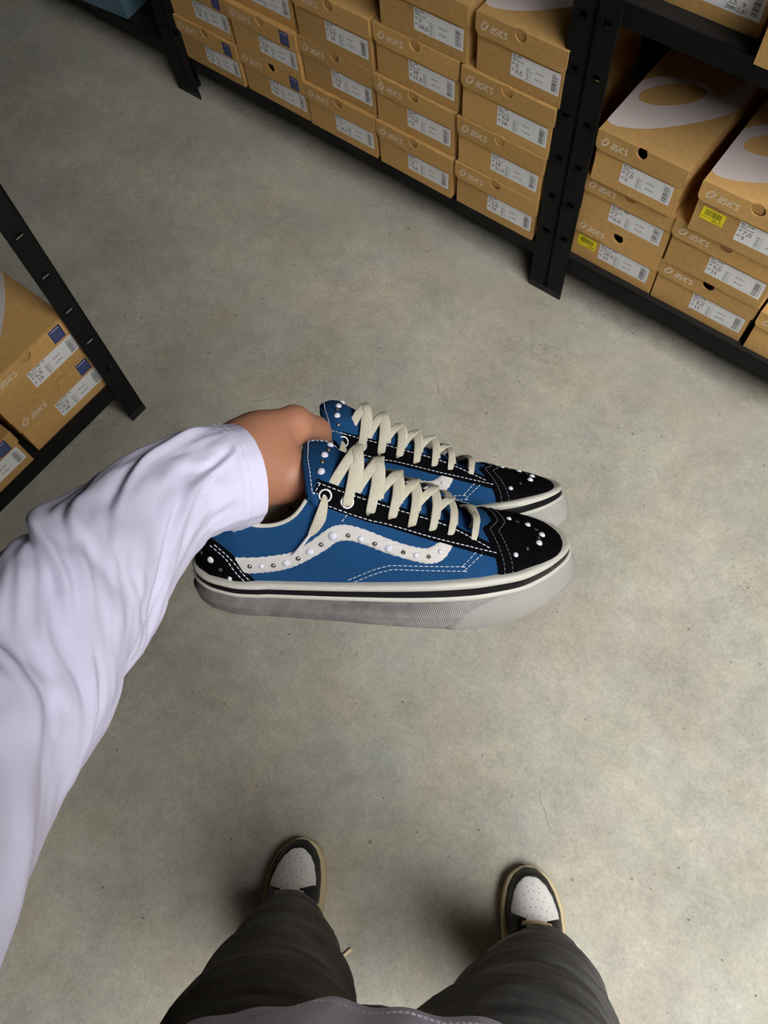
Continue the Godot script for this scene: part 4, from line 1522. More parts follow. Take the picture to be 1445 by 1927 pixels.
			var c2: Array = [L.at(ix - 0.001, iy - 0.004, side, -0.003), lo, lo.lerp(Vector3(pk2, yt2, L.ce(pk2)), 0.55) + (nn + Vector3.UP) * 0.0016, Vector3(pk2, yt2, L.ce(pk2) - side * 0.001), Vector3(pk2 + 0.0025, yt2 - 0.0045, L.ce(pk2) - side * 0.0110), L.at(e.x + 0.012, minf(e.y + 0.002, L.rd(e.x + 0.012) - 0.006), -side, 0.0030), L.at(e.x + 0.014, minf(e.y - 0.004, L.rd(e.x + 0.014) - 0.010), -side, 0.0008)]
			var nm := L.an(e.x + 0.012, e.y - 0.003, -side)
			lay.call(c2, [nn, nn, (nn + Vector3.UP * 0.7).normalized(), Vector3.UP, Vector3(0, 1, -side * 0.8).normalized(), nm, nm], [wf, wf, wf, wf, wf, wf, wf * 0.8])
	# lowest bar
	var b0: Vector2 = ev[7]
	lay.call([L.at(b0.x + 0.002, b0.y + 0.002, 1.0, -0.001), Vector3(b0.x + 0.005, L.rd(b0.x + 0.005) + 0.0015, L.ce(b0.x) + 0.012), Vector3(b0.x + 0.006, L.rd(b0.x + 0.006) + 0.003, L.ce(b0.x)), Vector3(b0.x + 0.005, L.rd(b0.x + 0.005) + 0.0015, L.ce(b0.x) - 0.012), L.at(b0.x + 0.002, b0.y + 0.002, -1.0, -0.001)], [L.an(b0.x, b0.y, 1.0), Vector3(0, 1, 0.5), Vector3.UP, Vector3(0, 1, -0.5), L.an(b0.x, b0.y, -1.0)], 0.0068)
	for side in [1.0, -1.0]:
		# loose end hanging from the top eyelet
		var c: Array = [L.at(0.0933, 0.0961, side, 0.001), L.at(0.0922, 0.0912, side, 0.0045), L.at(0.0900, 0.0828, side, 0.0062), L.at(0.0868, 0.0757, side, 0.005), L.at(0.0830, 0.0700, side, 0.0042)]
		var u := []
		for q in 5:
			u.append((L.an(0.088, 0.085, side) + Vector3(0.5 - q * 0.2, 0, 0)).normalized())
		lay.call(c, u, [0.0032, 0.0064, 0.0084, 0.0066, 0.0026])
	var lace := part("shoelace", lc.mesh(), M.lace, t, "flat off-white shoelace")
	for side in [1.0, -1.0]:
		var am := MB.new()
		am.tube([L.at(0.0834, 0.0705, side, 0.0042), L.at(0.0778, 0.0625, side, 0.0036), L.at(0.0716, 0.0540, side, 0.0034)], [0.0012, 0.0013, 0.0011], 8)
		part("aglet", am.mesh(), M.aglet, lace, "pale plastic lace tip")
		for i in 2:
			var ym := MB.new()
			ym.ring(L.at(ev[i].x, ev[i].y, side, 0.0016), L.an(ev[i].x, ev[i].y, side), 0.0042, 0.0011)
			part("eyelet", ym.mesh(), M.eyelet, t, "silver metal eyelet")
	# --- pearls and rhinestones
	var pm := {}
	var stud := func(p: Vector3, nn: Vector3, r: float, gem: bool) -> void:
		if gem:
			var gm := MB.new()
			gm.ring(p + nn * 0.0003, nn, r * 0.82, r * 0.2, 12)
			var o := part("rhinestone", gm.mesh(), M.metal, t, "small rhinestone in a metal cup")
			var sm := MB.new()
			sm.dome(p + nn * 0.0002, nn, r * 0.72, 0.55, 6, 2)
			part("stone", sm.mesh(), M.stone, o)
		else:
			var dm := MB.new()
			dm.dome(p - nn * 0.0004, nn, r, 0.88, 16, 6)
			part("pearl", dm.mesh(), M.pearl, t, "white half pearl stud")
	var srow := [[0.0403, 0.0427, 0], [0.0486, 0.0428, 2.2], [0.0570, 0.0440, 0], [0.0661, 0.0462, 2.8], [0.0744, 0.0503, 0], [0.0828, 0.0559, 3], [0.0905, 0.0617, 0], [0.0988, 0.0683, 3.7], [0.1093, 0.0687, 0], [0.1184, 0.0661, 2.6], [0.1281, 0.0626, 0], [0.1379, 0.0593, 2.7], [0.1484, 0.0565, 0], [0.1574, 0.0541, 2.1], [0.1665, 0.0530, 0], [0.1749, 0.0558, 2], [0.0068, 0.0451, 0], [0.0131, 0.0431, 2.7], [0.0200, 0.0368, 0], [0.0263, 0.0312, 1.9]]
	for side in [1.0, -1.0]:
		for q in srow:
			var off := 0.0012
			stud.call(L.at(q[0], q[1], side, off), L.an(q[0], q[1], side), 0.0017 if q[2] == 0 else q[2] * 0.001, q[2] == 0)
	# the arc on the toe cap
	for q in [[0.2390, -0.0079, 2.2], [0.2453, -0.0060, 0], [0.2537, -0.0049, 2.6], [0.2593, 0.0002, 0], [0.2621, 0.0061, 2.8], [0.2578, 0.0120, 0], [0.2560, 0.0185, 2.9], [0.2440, 0.0280, 0], [0.2330, 0.0355, 2.1]]:
		var x: float = q[0]
		var z: float = q[1]
		var p := L.over(x, z, 0.0014)
		var th := acos(clampf(absf(z - L.ce(x)) / L.half(x), 0, 1))
		stud.call(p, L.nrm(x, th, 1.0 if z >= L.ce(x) else -1.0), 0.0017 if q[2] == 0 else q[2] * 0.001, q[2] == 0)
	# across the tongue tip
	for q in [[0.150, 0.07, 0], [0.150, 0.17, 2.6], [0.140, 0.34, 0], [0.118, 0.47, 2.7], [0.100, 0.60, 0], [0.086, 0.74, 2.8], [0.080, 0.88, 0]]:
		var p: Vector3 = tonguef.call(q[0], q[1], 0.0004)
		var e1: Vector3 = tonguef.call(q[0] + 0.02, q[1], 0.0) - p
		var e2: Vector3 = tonguef.call(q[0], q[1] + 0.02, 0.0) - p
		var nn := e1.cross(e2).normalized()
		stud.call(p, nn if nn.y > 0 else -nn, 0.0017 if q[2] == 0 else q[2] * 0.001, q[2] == 0)
	# backs of the rivets on the lining
	for i in 3:
		var rm := MB.new()
		var x := 0.071 + i * 0.0085
		var y := 0.0560 + i * 0.0035
		rm.dome(L.at(x, y, -1.0, -0.0046), -L.an(x, y, -1.0), 0.0022, 0.4, 10, 3)
		part("rivet_back", rm.mesh(), M.rubber_line, t)

# ------------------------------------------------------------------ the person
const FW := Vector3(-0.56, 0, -0.83)
const RT := Vector3(0.83, 0, -0.56)

func worn_sneaker(person: Node3D, heel: Vector3, dir: Vector3, sg: float, label: String) -> void:
	var x := dir.normalized()
	var root := Node3D.new()
	root.name = "worn_sneaker" if not person.has_node("worn_sneaker") else "worn_sneaker_001"
	person.add_child(root, true)
	root.set_meta("label", label)
	root.transform = Transform3D(Basis(x, Vector3.UP, Vector3(-x.z, 0, x.x)), heel - (person as Node3D).position)
	var L := Last.new()
	L.sg = sg
	L.tip = 0.2945
	L.inset = 0.0095
	L.cen = Last.pv([[0, 0], [0.06, 0], [0.12, 0.003], [0.18, 0.004], [0.23, 0.0], [0.27, -0.006], [0.3, -0.010]])
	L.hwt = Last.pv([[0, 0], [0.002, 0.013], [0.006, 0.022], [0.015, 0.031], [0.035, 0.039], [0.08, 0.042], [0.12, 0.044], [0.165, 0.0495], [0.205, 0.053], [0.235, 0.052], [0.262, 0.0455], [0.28, 0.036], [0.292, 0.023], [0.298, 0.01], [0.3, 0]])
	L.spr = Last.pv([[0, 0.002], [0.05, 0.0], [0.2, 0.0], [0.24, 0.002], [0.27, 0.005], [0.3, 0.010]])
	L.top = Last.pv([[0, 0.034], [0.1, 0.031], [0.2, 0.028], [0.25, 0.029], [0.3, 0.033]])
	L.rid = Last.pv([[0, 0.125], [0.1, 0.12], [0.14, 0.108], [0.17, 0.096], [0.2, 0.083], [0.225, 0.073], [0.25, 0.066], [0.27, 0.0585], [0.285, 0.049], [0.2945, 0.034]])
	L.outline()
	var no := L.out_p.size()
	var core := Vector3(0.15, 0.05, 0)
	var pr := [Vector2(0, -0.008), Vector2(0, -0.002), Vector2(0.06, 0), Vector2(0.3, 0.001), Vector2(0.33, 0.0004), Vector2(0.36, 0.001), Vector2(0.8, 0.0006), Vector2(0.94, -0.0004), Vector2(1.0, -0.0022), Vector2(1.0, -0.012)]
	var so := MB.new()
	so.grid(no, pr.size() - 1, func(u: float, w: float) -> Vector3: return L.wall(int(round(u * no)), pr[int(round(w * (pr.size() - 1)))].x, pr[int(round(w * (pr.size() - 1)))].y), core, true)
	part("sole", so.mesh(), M.midsole, root, "aged cream rubber sole")
	# polar layout seen from above, round the middle of the toe
	var c0 := Vector2(0.212, L.ce(0.212))
	var rmax := func(a: float) -> float:
		var d := Vector2(cos(a), sin(a))
		var r := 0.03
		while r < 0.12:
			var p := c0 + d * r
			if p.x > L.tip - 0.0004 or absf(p.y - L.ce(p.x)) > L.hw(p.x) - L.inset - 0.0002:
				break
			r += 0.0008
		return r
	var rs := []
	for i in 81:
		rs.append(rmax.call(lerpf(-1.95, 1.95, i / 80.0)))
	var polar := func(u: float, r: float, off: float) -> Vector3:
		var a := lerpf(-1.95, 1.95, u)
		var i := mini(int(u * 80.0), 79)
		var rr: float = lerpf(rs[i], rs[i + 1], u * 80.0 - i) * r
		return L.over(c0.x + cos(a) * rr, c0.y + sin(a) * rr, off)
	# inner edge of the mudguard: wider at the tip
	var edge := func(u: float) -> float: return 0.875 - 0.035 * cos((u - 0.5) * TAU)
	var mg := MB.new()
	mg.grid(80, 10, func(u: float, w: float) -> Vector3: return polar.call(u, lerpf(edge.call(u), 0.999, w), 0.0026 if w > 0.0 else 0.0), core)
	part("mudguard", mg.mesh(), M.leather_black, root, "black leather toe guard")
	var tb := MB.new()
	tb.grid(80, 26, func(u: float, w: float) -> Vector3:
		var p: Vector3 = polar.call(u, w * 0.93, 0.001)
		var k := exp(-pow((p.x - 0.197 - (p.z - c0.y) * 0.35 * sg) / 0.007, 2.0)) * 0.0022 + exp(-pow((p.x - 0.182 - (p.z - c0.y) * 0.25 * sg) / 0.006, 2.0)) * 0.0018
		return p - Vector3(0, k, 0), core)
	part("toe_box", tb.mesh(), M.leather_white, root, "white leather toe box with creases")
	var pf := MB.new()
	for row in [[0.272, 3], [0.262, 5], [0.250, 6], [0.238, 7], [0.226, 6], [0.214, 6], [0.202, 4]]:
		for k in row[1]:
			var q = (k + 0.5) / row[1] * 2.0 - 1.0
			if row[0] < 0.22 and absf(q) < 0.4:
				continue
			var px: float = row[0] - 0.013 * q * q
			var pz: float = L.ce(px) + q * 0.0305 * clampf((0.296 - row[0]) / 0.05, 0.4, 1.0)
			var p := L.over(px, pz, 0.0012)
			var e1 := L.over(px + 0.002, pz, 0.0012) - p
			var e2 := L.over(px, pz + 0.002, 0.0012) - p
			var nn := e1.cross(e2).normalized()
			pf.dome(p, nn if nn.y > 0 else -nn, 0.0009, 0.3, 8, 2)
	part("perforations", pf.mesh(), M.hole, root, "", true)
	# sides: black quarter with white swoosh, throat edges, tongue, laces
	var top := Last.pv([[0, 0.085], [0.04, 0.078], [0.08, 0.082], [0.105, 0.1], [0.15, 0.096], [0.19, 0.083], [0.212, 0.075], [0.228, 0.0695]])
	for side in [1.0, -1.0]:
		var q := MB.new()
		q.grid(50, 16, func(u: float, w: float) -> Vector3:
			var xx := 0.002 + 0.206 * pow(u, 1.3)
			return L.at(xx, lerpf(L.ty(xx) - 0.002, minf(Last.sm(top, xx), L.rd(xx) - 0.006), w), side, 0.0012), core)
		part("quarter", q.mesh(), M.leather_white, root, "white leather side")
		var ey := MB.new()
		ey.grid(40, 10, func(u: float, w: float) -> Vector3:
			var xx := lerpf(0.095, 0.220, u)
			var hi := minf(Last.sm(top, xx), L.rd(xx) - 0.0045)
			var lo := lerpf(0.062, 0.030, smoothstep(0.2, 1.0, u))
			if u > 0.9:
				hi = lerpf(hi, hi + 0.001, (u - 0.9) * 10.0)
			return L.at(xx + 0.004 * sin(w * PI) * u, lerpf(lo, hi, w), side, 0.0032 if (w > 0.0 and w < 1.0 and u < 1.0) else 0.001), core)
		part("eyestay", ey.mesh(), M.leather_black, root, "black leather lace panel")
		var sw := MB.new()
		var lo_e := vl([[0.012, 0.062], [0.06, 0.046], [0.11, 0.037], [0.150, 0.040], [0.166, 0.056], [0.160, 0.066]])
		var up_e := vl([[0.010, 0.069], [0.06, 0.057], [0.105, 0.050], [0.135, 0.052], [0.148, 0.060], [0.154, 0.068]])
		sw.grid(40, 8, func(u: float, w: float) -> Vector3:
			var a: Vector2 = at_len(lo_e, u)
			var b: Vector2 = at_len(up_e, u)
			var p := a.lerp(b, w)
			return L.at(p.x, p.y, side, 0.0046 if (w > 0.0 and w < 1.0) else 0.002), core)
		part("side_swoosh", sw.mesh(), M.leather_white, root, "white curved side emblem")
		var hl := MB.new()
		hl.grid(20, 12, func(u: float, w: float) -> Vector3:
			var xx := 0.002 + 0.05 * u * u * (1.0 - 0.4 * w)
			return L.at(xx, lerpf(L.ty(xx), 0.08, w), side, 0.0026), core)
		part("heel_panel", hl.mesh(), M.leather_black, root)
	var tg := MB.new()
	tg.grid(30, 14, func(u: float, w: float) -> Vector3:
		var xx := lerpf(0.08, 0.217, u)
		return L.over(xx, L.ce(xx) + (w * 2 - 1) * 0.027, -0.0015 + 0.004 * (1.0 - u)), core)
	part("tongue", tg.mesh(), M.leather_black, root)
	var lc := MB.new()
	for i in 7:
		var xx := 0.211 - i * 0.0145
		var pts := []
		var ns := []
		for k in 13:
			var z := lerpf(-0.023, 0.023, k / 12.0)
			var lift := 0.0065 if k > 0 and k < 12 else 0.002
			var p := L.over(xx + 0.003 * sin(k / 12.0 * PI), L.ce(xx) + z, lift)
			pts.append(p)
			ns.append((p - L.over(xx, L.ce(xx) + z, 0.0)).normalized())
		lc.ribbon(pts, ns, 0.0075, 0.0022)
	if sg < 0.0:
		# a loose end lying beside the inner side
		var e := curve([Vector3(0.112, 0.1, 0.022), Vector3(0.108, 0.085, 0.045), Vector3(0.1, 0.045, 0.058), Vector3(0.104, 0.012, 0.066), Vector3(0.112, 0.004, 0.080), Vector3(0.124, 0.004, 0.096)], 6)
		var en := []
		for k in e.size():
			en.append(Vector3(0.1, 0.7, 0.5).normalized())
		lc.ribbon(e, en, 0.005, 0.002)
	part("shoelace", lc.mesh(), M.lace_cream, root, "cream shoelace")

func person() -> void:
	var t := thing("person", "person in white long-sleeved shirt and black jeans holding out a pair of sneakers", "person", Transform3D(Basis.IDENTITY, Vector3(0.09, 0.0, 0.23)))
	var base := t.position
	# arm joints
	var arm := [Vector3(-0.2531, 1.0458, -0.1155), Vector3(-0.2705, 1.0716, -0.0669), Vector3(-0.2533, 1.1051, 0.0032), Vector3(-0.2376, 1.1269, 0.0413), Vector3(-0.2168, 1.1456, 0.0846), Vector3(-0.1947, 1.1823, 0.121), Vector3(-0.15, 1.25, 0.18), Vector3(-0.06, 1.38, 0.3)]
	var neck := Vector3(0.115, 1.48, 0.25)
	var chest := Vector3(0.132, 1.28, 0.272)
	var pelvis := Vector3(0.092, 0.93, 0.222)
	var head := Vector3(0.09, 1.665, 0.22)
	var hipl := Vector3(0.032, 0.86, 0.288)
	var hipr := Vector3(0.182, 0.86, 0.188)
	var kneel := Vector3(-0.052, 0.47, 0.245)
	var kneer := Vector3(0.2, 0.47, 0.095)
	var ankl := Vector3(-0.098, 0.1, 0.285)
	var ankr := Vector3(0.25, 0.1, 0.085)
	var shr := Vector3(0.273, 1.41, 0.144)
	var elr := Vector3(0.37, 1.17, 0.12)
	var wrr := Vector3(0.16, 1.56, 0.11)
	var body := MB.new()
	var nb := Nets.new()
	nb.start(Vector3(-0.34, 0.02, -0.12), Vector3(0.46, 1.60, 0.47), 0.013)
	nb.bone(pelvis + Vector3(0.01, 0, 0.012), chest, 0.095, 0.095, 0.05)
	nb.bone(chest, neck - Vector3(0, 0.06, 0), 0.09, 0.055, 0.04)
	nb.bone(neck - Vector3(0, 0.06, 0), neck + Vector3(-0.01, 0.09, -0.015), 0.056, 0.052, 0.03)
	nb.bone(neck - Vector3(0, 0.05, 0), arm[7], 0.05, 0.05, 0.04)
	nb.bone(neck - Vector3(0, 0.05, 0), shr, 0.05, 0.05, 0.04)
	nb.bone(arm[7], arm[5], 0.045, 0.034, 0.03)
	nb.bone(arm[5], arm[3], 0.034, 0.032, 0.03)
	nb.bone(arm[3], arm[1], 0.032, 0.026, 0.03)
	nb.bone(shr, elr, 0.044, 0.03, 0.02)
	nb.bone(elr, wrr, 0.030, 0.027, 0.02)
	for q in [[hipl, kneel, ankl], [hipr, kneer, ankr]]:
		nb.bone(pelvis - Vector3(0, 0.03, 0), q[0], 0.09, 0.08, 0.04)
		nb.bone(q[0], q[1], 0.08, 0.055, 0.04)
		nb.bone(q[1], q[2], 0.052, 0.04, 0.03)
	nb.build(body)
	# left hand, thumb over the far tongue, fingers inside the near shoe
	var wr := Vector3(-0.2670, 1.0304, -0.1258)
	var nh := Nets.new()
	nh.start(Vector3(-0.330, 0.915, -0.255), Vector3(-0.185, 1.115, -0.02), 0.003)
	var p0 := Vector3(-0.2545, 1.0240, -0.1316)
	nh.bone(arm[1] + Vector3(0.0, -0.002, 0.0), wr, 0.029, 0.0255, 0.02)
	nh.bone(wr, p0, 0.0255, 0.0245, 0.02)
	nh.bone(wr, Vector3(-0.2678, 1.0312, -0.1488), 0.023, 0.0195, 0.02)
	# thumb
	nh.bone(Vector3(-0.2678, 1.0312, -0.1488), Vector3(-0.2608, 1.0272, -0.1720), 0.0185, 0.0140, 0.008)
	nh.bone(Vector3(-0.2608, 1.0272, -0.1720), Vector3(-0.2600, 0.9930, -0.1880), 0.0140, 0.0124, 0.005)
	nh.bone(Vector3(-0.2600, 0.9930, -0.1880), Vector3(-0.2650, 0.9550, -0.1960), 0.0124, 0.0098, 0.004)
	# palm down to the knuckles, then the fingers that hook under the near tongue
	var kn := [Vector3(-0.2375, 1.0240, -0.1440), Vector3(-0.2355, 1.0240, -0.1410), Vector3(-0.2357, 1.0212, -0.1374), Vector3(-0.2378, 1.0170, -0.1315)]
	var step1 := Vector3(0.0088, -0.0165, -0.0125)
	var step2 := Vector3(0.0080, -0.0200, -0.0100)
	var step3 := Vector3(0.0075, -0.0185, -0.0015)
	for i in 4:
		var r: float = [0.0104, 0.0106, 0.0100, 0.0088][i]
		var ln: float = [0.95, 1.05, 1.0, 0.8][i]
		nh.bone(p0, kn[i], 0.0215, r * 1.22, 0.008)
		nh.bone(kn[i], kn[i] + step1 * ln, r * 1.12, r, 0.005)
		nh.bone(kn[i] + step1 * ln, kn[i] + (step1 + step2) * ln, r, r * 0.92, 0.003)
		nh.bone(kn[i] + (step1 + step2) * ln, kn[i] + (step1 + step2 + step3) * ln, r * 0.9, r * 0.76, 0.003)
	var hn := noise(60.0, 3, 8)
	nh.build(body, func(p: Vector3, _n: Vector3) -> float:
		var wrk := 0.0
		for k in 4:
			var q := p - Vector3(-0.2440, 1.016, -0.1240)
			var d := q.dot(Vector3(0.35, -0.45, -0.82)) - 0.006 * k + 0.006
			wrk += exp(-d * d / 0.0000012) * exp(-q.length_squared() / 0.0004)
		return hn.get_noise_3dv(p) * 0.0004 - wrk * 0.0006)
	# right hand above the lens, thumb and fingers half closed
	var nr := Nets.new()
	nr.start(Vector3(0.02, 1.52, -0.02), Vector3(0.22, 1.70, 0.18), 0.004)
	nr.bone(wrr, Vector3(0.12, 1.625, 0.09), 0.027, 0.026, 0.015)
	for i in 4:
		var o := RT * (i - 1.5) * 0.019 + FW * 0.01
		var k0 := Vector3(0.105, 1.648, 0.075) + o
		nr.bone(Vector3(0.12, 1.625, 0.09), k0, 0.022, 0.0115, 0.012)
		nr.bone(k0, k0 + Vector3(-0.03, 0.012, -0.022), 0.0102, 0.0094, 0.005)
		nr.bone(k0 + Vector3(-0.03, 0.012, -0.022), k0 + Vector3(-0.05, -0.006, -0.03), 0.0094, 0.0082, 0.003)
	nr.bone(Vector3(0.13, 1.61, 0.1), Vector3(0.085, 1.615, 0.09), 0.015, 0.012, 0.008)
	nr.bone(Vector3(0.085, 1.615, 0.09), Vector3(0.06, 1.62, 0.07), 0.0115, 0.009, 0.004)
	nr.build(body)
	# head with a face that looks down at the shoes
	var fdir := (FW + Vector3(0, -0.55, 0)).normalized()
	var hup := (Vector3.UP - fdir * fdir.y).normalized()
	var hr := fdir.cross(hup)
	var hp := func(r: float, u: float, f: float) -> Vector3: return head + hr * r + hup * u + fdir * f
	var nf := Nets.new()
	nf.start(head - Vector3.ONE * 0.17, head + Vector3.ONE * 0.17, 0.0055)
	nf.bone(hp.call(0, 0.03, -0.03), hp.call(0, 0.02, 0.02), 0.082, 0.074, 0.03)
	nf.bone(hp.call(0, -0.03, 0.02), hp.call(0, -0.095, 0.06), 0.062, 0.030, 0.03)
	nf.bone(hp.call(-0.03, 0.018, 0.072), hp.call(0.03, 0.018, 0.072), 0.017, 0.017, 0.012)
	nf.bone(hp.call(0, 0.012, 0.085), hp.call(0, -0.030, 0.106), 0.008, 0.0135, 0.01)
	nf.bone(hp.call(-0.015, -0.062, 0.083), hp.call(0.015, -0.062, 0.083), 0.012, 0.012, 0.01)
	for s in [-1.0, 1.0]:
		nf.bone(hp.call(s * 0.078, 0.012, -0.012), hp.call(s * 0.078, -0.032, -0.004), 0.013, 0.009, 0.006)
	nf.bone(hp.call(0, -0.05, -0.02), neck + Vector3(-0.005, 0.06, -0.01), 0.052, 0.052, 0.03)
	nf.build(body)
	for i in body.v.size():
		body.v[i] -= base
	part("body", body.mesh(), M.skin, t, "tanned bare hand and wrist")
	for s in [-1.0, 1.0]:
		var em := MB.new()
		em.dome(hp.call(s * 0.031, 0.0, 0.0765) - base, fdir, 0.0125, 0.8, 16, 6)
		var eye := part("eye", em.mesh(), M.eye, t)
		var im := MB.new()
		im.dome(hp.call(s * 0.031, -0.003, 0.0838) - base, fdir, 0.0058, 0.5, 14, 4)
		part("iris", im.mesh(), M.hair, eye)
	var hm := MB.new()
	var nhh := Nets.new()
	nhh.start(head - Vector3.ONE * 0.19, head + Vector3.ONE * 0.19, 0.009)
	nhh.bone(hp.call(0, 0.045, -0.035), hp.call(0, 0.05, 0.01), 0.088, 0.078, 0.03)
	nhh.bone(hp.call(0, -0.02, -0.06), hp.call(0, 0.03, -0.04), 0.065, 0.085, 0.03)
	var hv := noise(70.0, 2, 5)
	nhh.build(hm, func(p: Vector3, _n: Vector3) -> float: return hv.get_noise_3dv(p) * 0.006)
	for i in hm.v.size():
		hm.v[i] -= base
	part("hair", hm.mesh(), M.hair, t, "short dark hair")
	# --- jeans
	var jm := MB.new()
	var nj := Nets.new()
	nj.start(Vector3(-0.26, 0.05, -0.12), Vector3(0.42, 1.0, 0.46), 0.01)
	for hp2 in [hipl, hipr]:
		nj.bone(Vector3(0.086, 0.785, 0.206), hp2.lerp(Vector3(0.088, 0.60, 0.20), 0.35) - Vector3(0, 0.08, 0), 0.090, 0.09, 0.05)
	nj.bone(pelvis + Vector3(0, 0.03, 0), pelvis - Vector3(0, 0.06, 0) - FW * 0.015, 0.098, 0.1, 0.05)
	for q in [[hipl, kneel, Vector3(-0.129, 0.085, 0.228), 0.055, 0.0], [hipr, kneer, Vector3(0.2225, 0.085, 0.021), 0.058, 0.010]]:
		var k: Vector3 = q[1]
		var w: float = q[4]
		var md: Vector3 = q[0].lerp(k, 0.5) + FW * 0.012
		nj.bone(q[0] + Vector3(0, -0.02, 0), md, 0.093 + w * 0.5, 0.096 + w, 0.04)
		nj.bone(md, k, 0.098 + w, 0.083 + w, 0.04)
		nj.bone(k, k.lerp(q[2], 0.6) - FW * 0.02, 0.083 + w, 0.074 + w, 0.04)
		var low: Vector3 = k.lerp(q[2], 0.6) - FW * 0.02
		nj.bone(low, q[2], 0.074 + w, q[3], 0.03)
		nj.bone(low, q[2] - FW * 0.075, 0.074 + w, 0.066, 0.03)
	nj.cut(Vector3(0, 0.088, 0.12), Vector3(0, -1, 0))
	var w1 := noise(5.0, 3, 31)
	var w2 := noise(14.0, 2, 32)
	nj.build(jm, func(p: Vector3, _n: Vector3) -> float:
		var q := Vector3(p.x * 0.45, p.y * 2.6 + 0.35 * sin(p.x * 9.0) * 0.2, p.z * 0.45)
		var a := w1.get_noise_3dv(q)
		var b := w2.get_noise_3dv(q)
		return (0.5 - absf(a)) * 0.012 - 0.004 + b * 0.0032 * smoothstep(0.9, 0.2, p.y))
	for i in jm.v.size():
		jm.v[i] -= base
	part("jeans", jm.mesh(), M.denim, t, "washed black denim jeans")
	# --- shirt: body of the shirt, then the left sleeve with its folds
	var sm := MB.new()
	var cl := curve([Vector3(0.097, 0.85, 0.226), Vector3(0.110, 1.0, 0.242), Vector3(0.128, 1.2, 0.268), Vector3(0.135, 1.36, 0.28), Vector3(0.128, 1.445, 0.268), Vector3(0.118, 1.49, 0.254)], 8)
	var wa := Last.pv([[0, 0.224], [0.2, 0.21], [0.5, 0.2], [0.75, 0.21], [0.9, 0.15], [1.0, 0.072]])
	var wb := Last.pv([[0, 0.143], [0.2, 0.138], [0.5, 0.138], [0.75, 0.125], [0.9, 0.09], [1.0, 0.07]])
	var sn := noise(4.0, 1, 44)
	var shirtf := func(u: float, w: float, off: float) -> Vector3:
		var a := u * TAU
		var c: Vector3 = at_len(cl, w)
		var d := RT * cos(a) * (Last.sm(wa, w) + off) + FW * sin(a) * (Last.sm(wb, w) + off)
		var p := c + d
		var f := sn.get_noise_3d(cos(a) * 0.8, w * 0.7, sin(a) * 0.8) * 0.012 * (1.0 - w * 0.7)
		p += d.normalized() * f
		p.y += (1.0 - smoothstep(0.0, 0.2, w)) * (0.006 * sin(a * 2.0 + 0.6) + 0.002 * sin(a * 5.0))
		return p - base
	sm.grid(220, 60, func(u: float, w: float) -> Vector3: return shirtf.call(u, w, 0.0), chest - base, true)
	sm.grid(220, 3, func(u: float, w: float) -> Vector3: return shirtf.call(u, 0.0, -0.004 * w) + Vector3(0, -0.0015 * sin(w * PI), 0), chest - base, true)
	sm.grid(220, 8, func(u: float, w: float) -> Vector3: return shirtf.call(u, w * 0.2, -0.004), chest - base, true)
	# right sleeve, bent up to the camera
	var rp := curve([shr + RT * -0.06 + Vector3(0, 0.02, 0), shr.lerp(elr, 0.4), elr + Vector3(0.004, -0.006, 0.0), elr.lerp(wrr, 0.3), elr.lerp(wrr, 0.55), elr.lerp(wrr, 0.86)], 8)
	var rr := []
	for i in rp.size():
		rr.append(lerpf(0.085, 0.044, float(i) / (rp.size() - 1)))
		rp[i] -= base
	sm.tube(rp, rr, 24, false)
	var shirt := part("shirt", sm.mesh(), M.cotton, t, "white long-sleeved cotton shirt")
	var hs := MB.new()
	for hgt in [0.030, 0.036]:
		var hl := []
		for i in 141:
			hl.append(shirtf.call(i / 140.0, hgt, 0.0012))
		sew(hs, hl, 0.0032, 0.0014, 0.0004)
	part("hem_stitching", hs.mesh(), M.cotton_seam, shirt, "", true)
	sleeve(shirt, arm, base)
	worn_sneaker(t, Vector3(-0.028, 0.0005, 0.361), Vector3(-0.62, 0, -0.78), -1.0, "worn left black and white low-top sneaker")
	worn_sneaker(t, Vector3(0.294, 0.0005, 0.164), Vector3(-0.52, 0, -0.86), 1.0, "worn right black and white low-top sneaker")

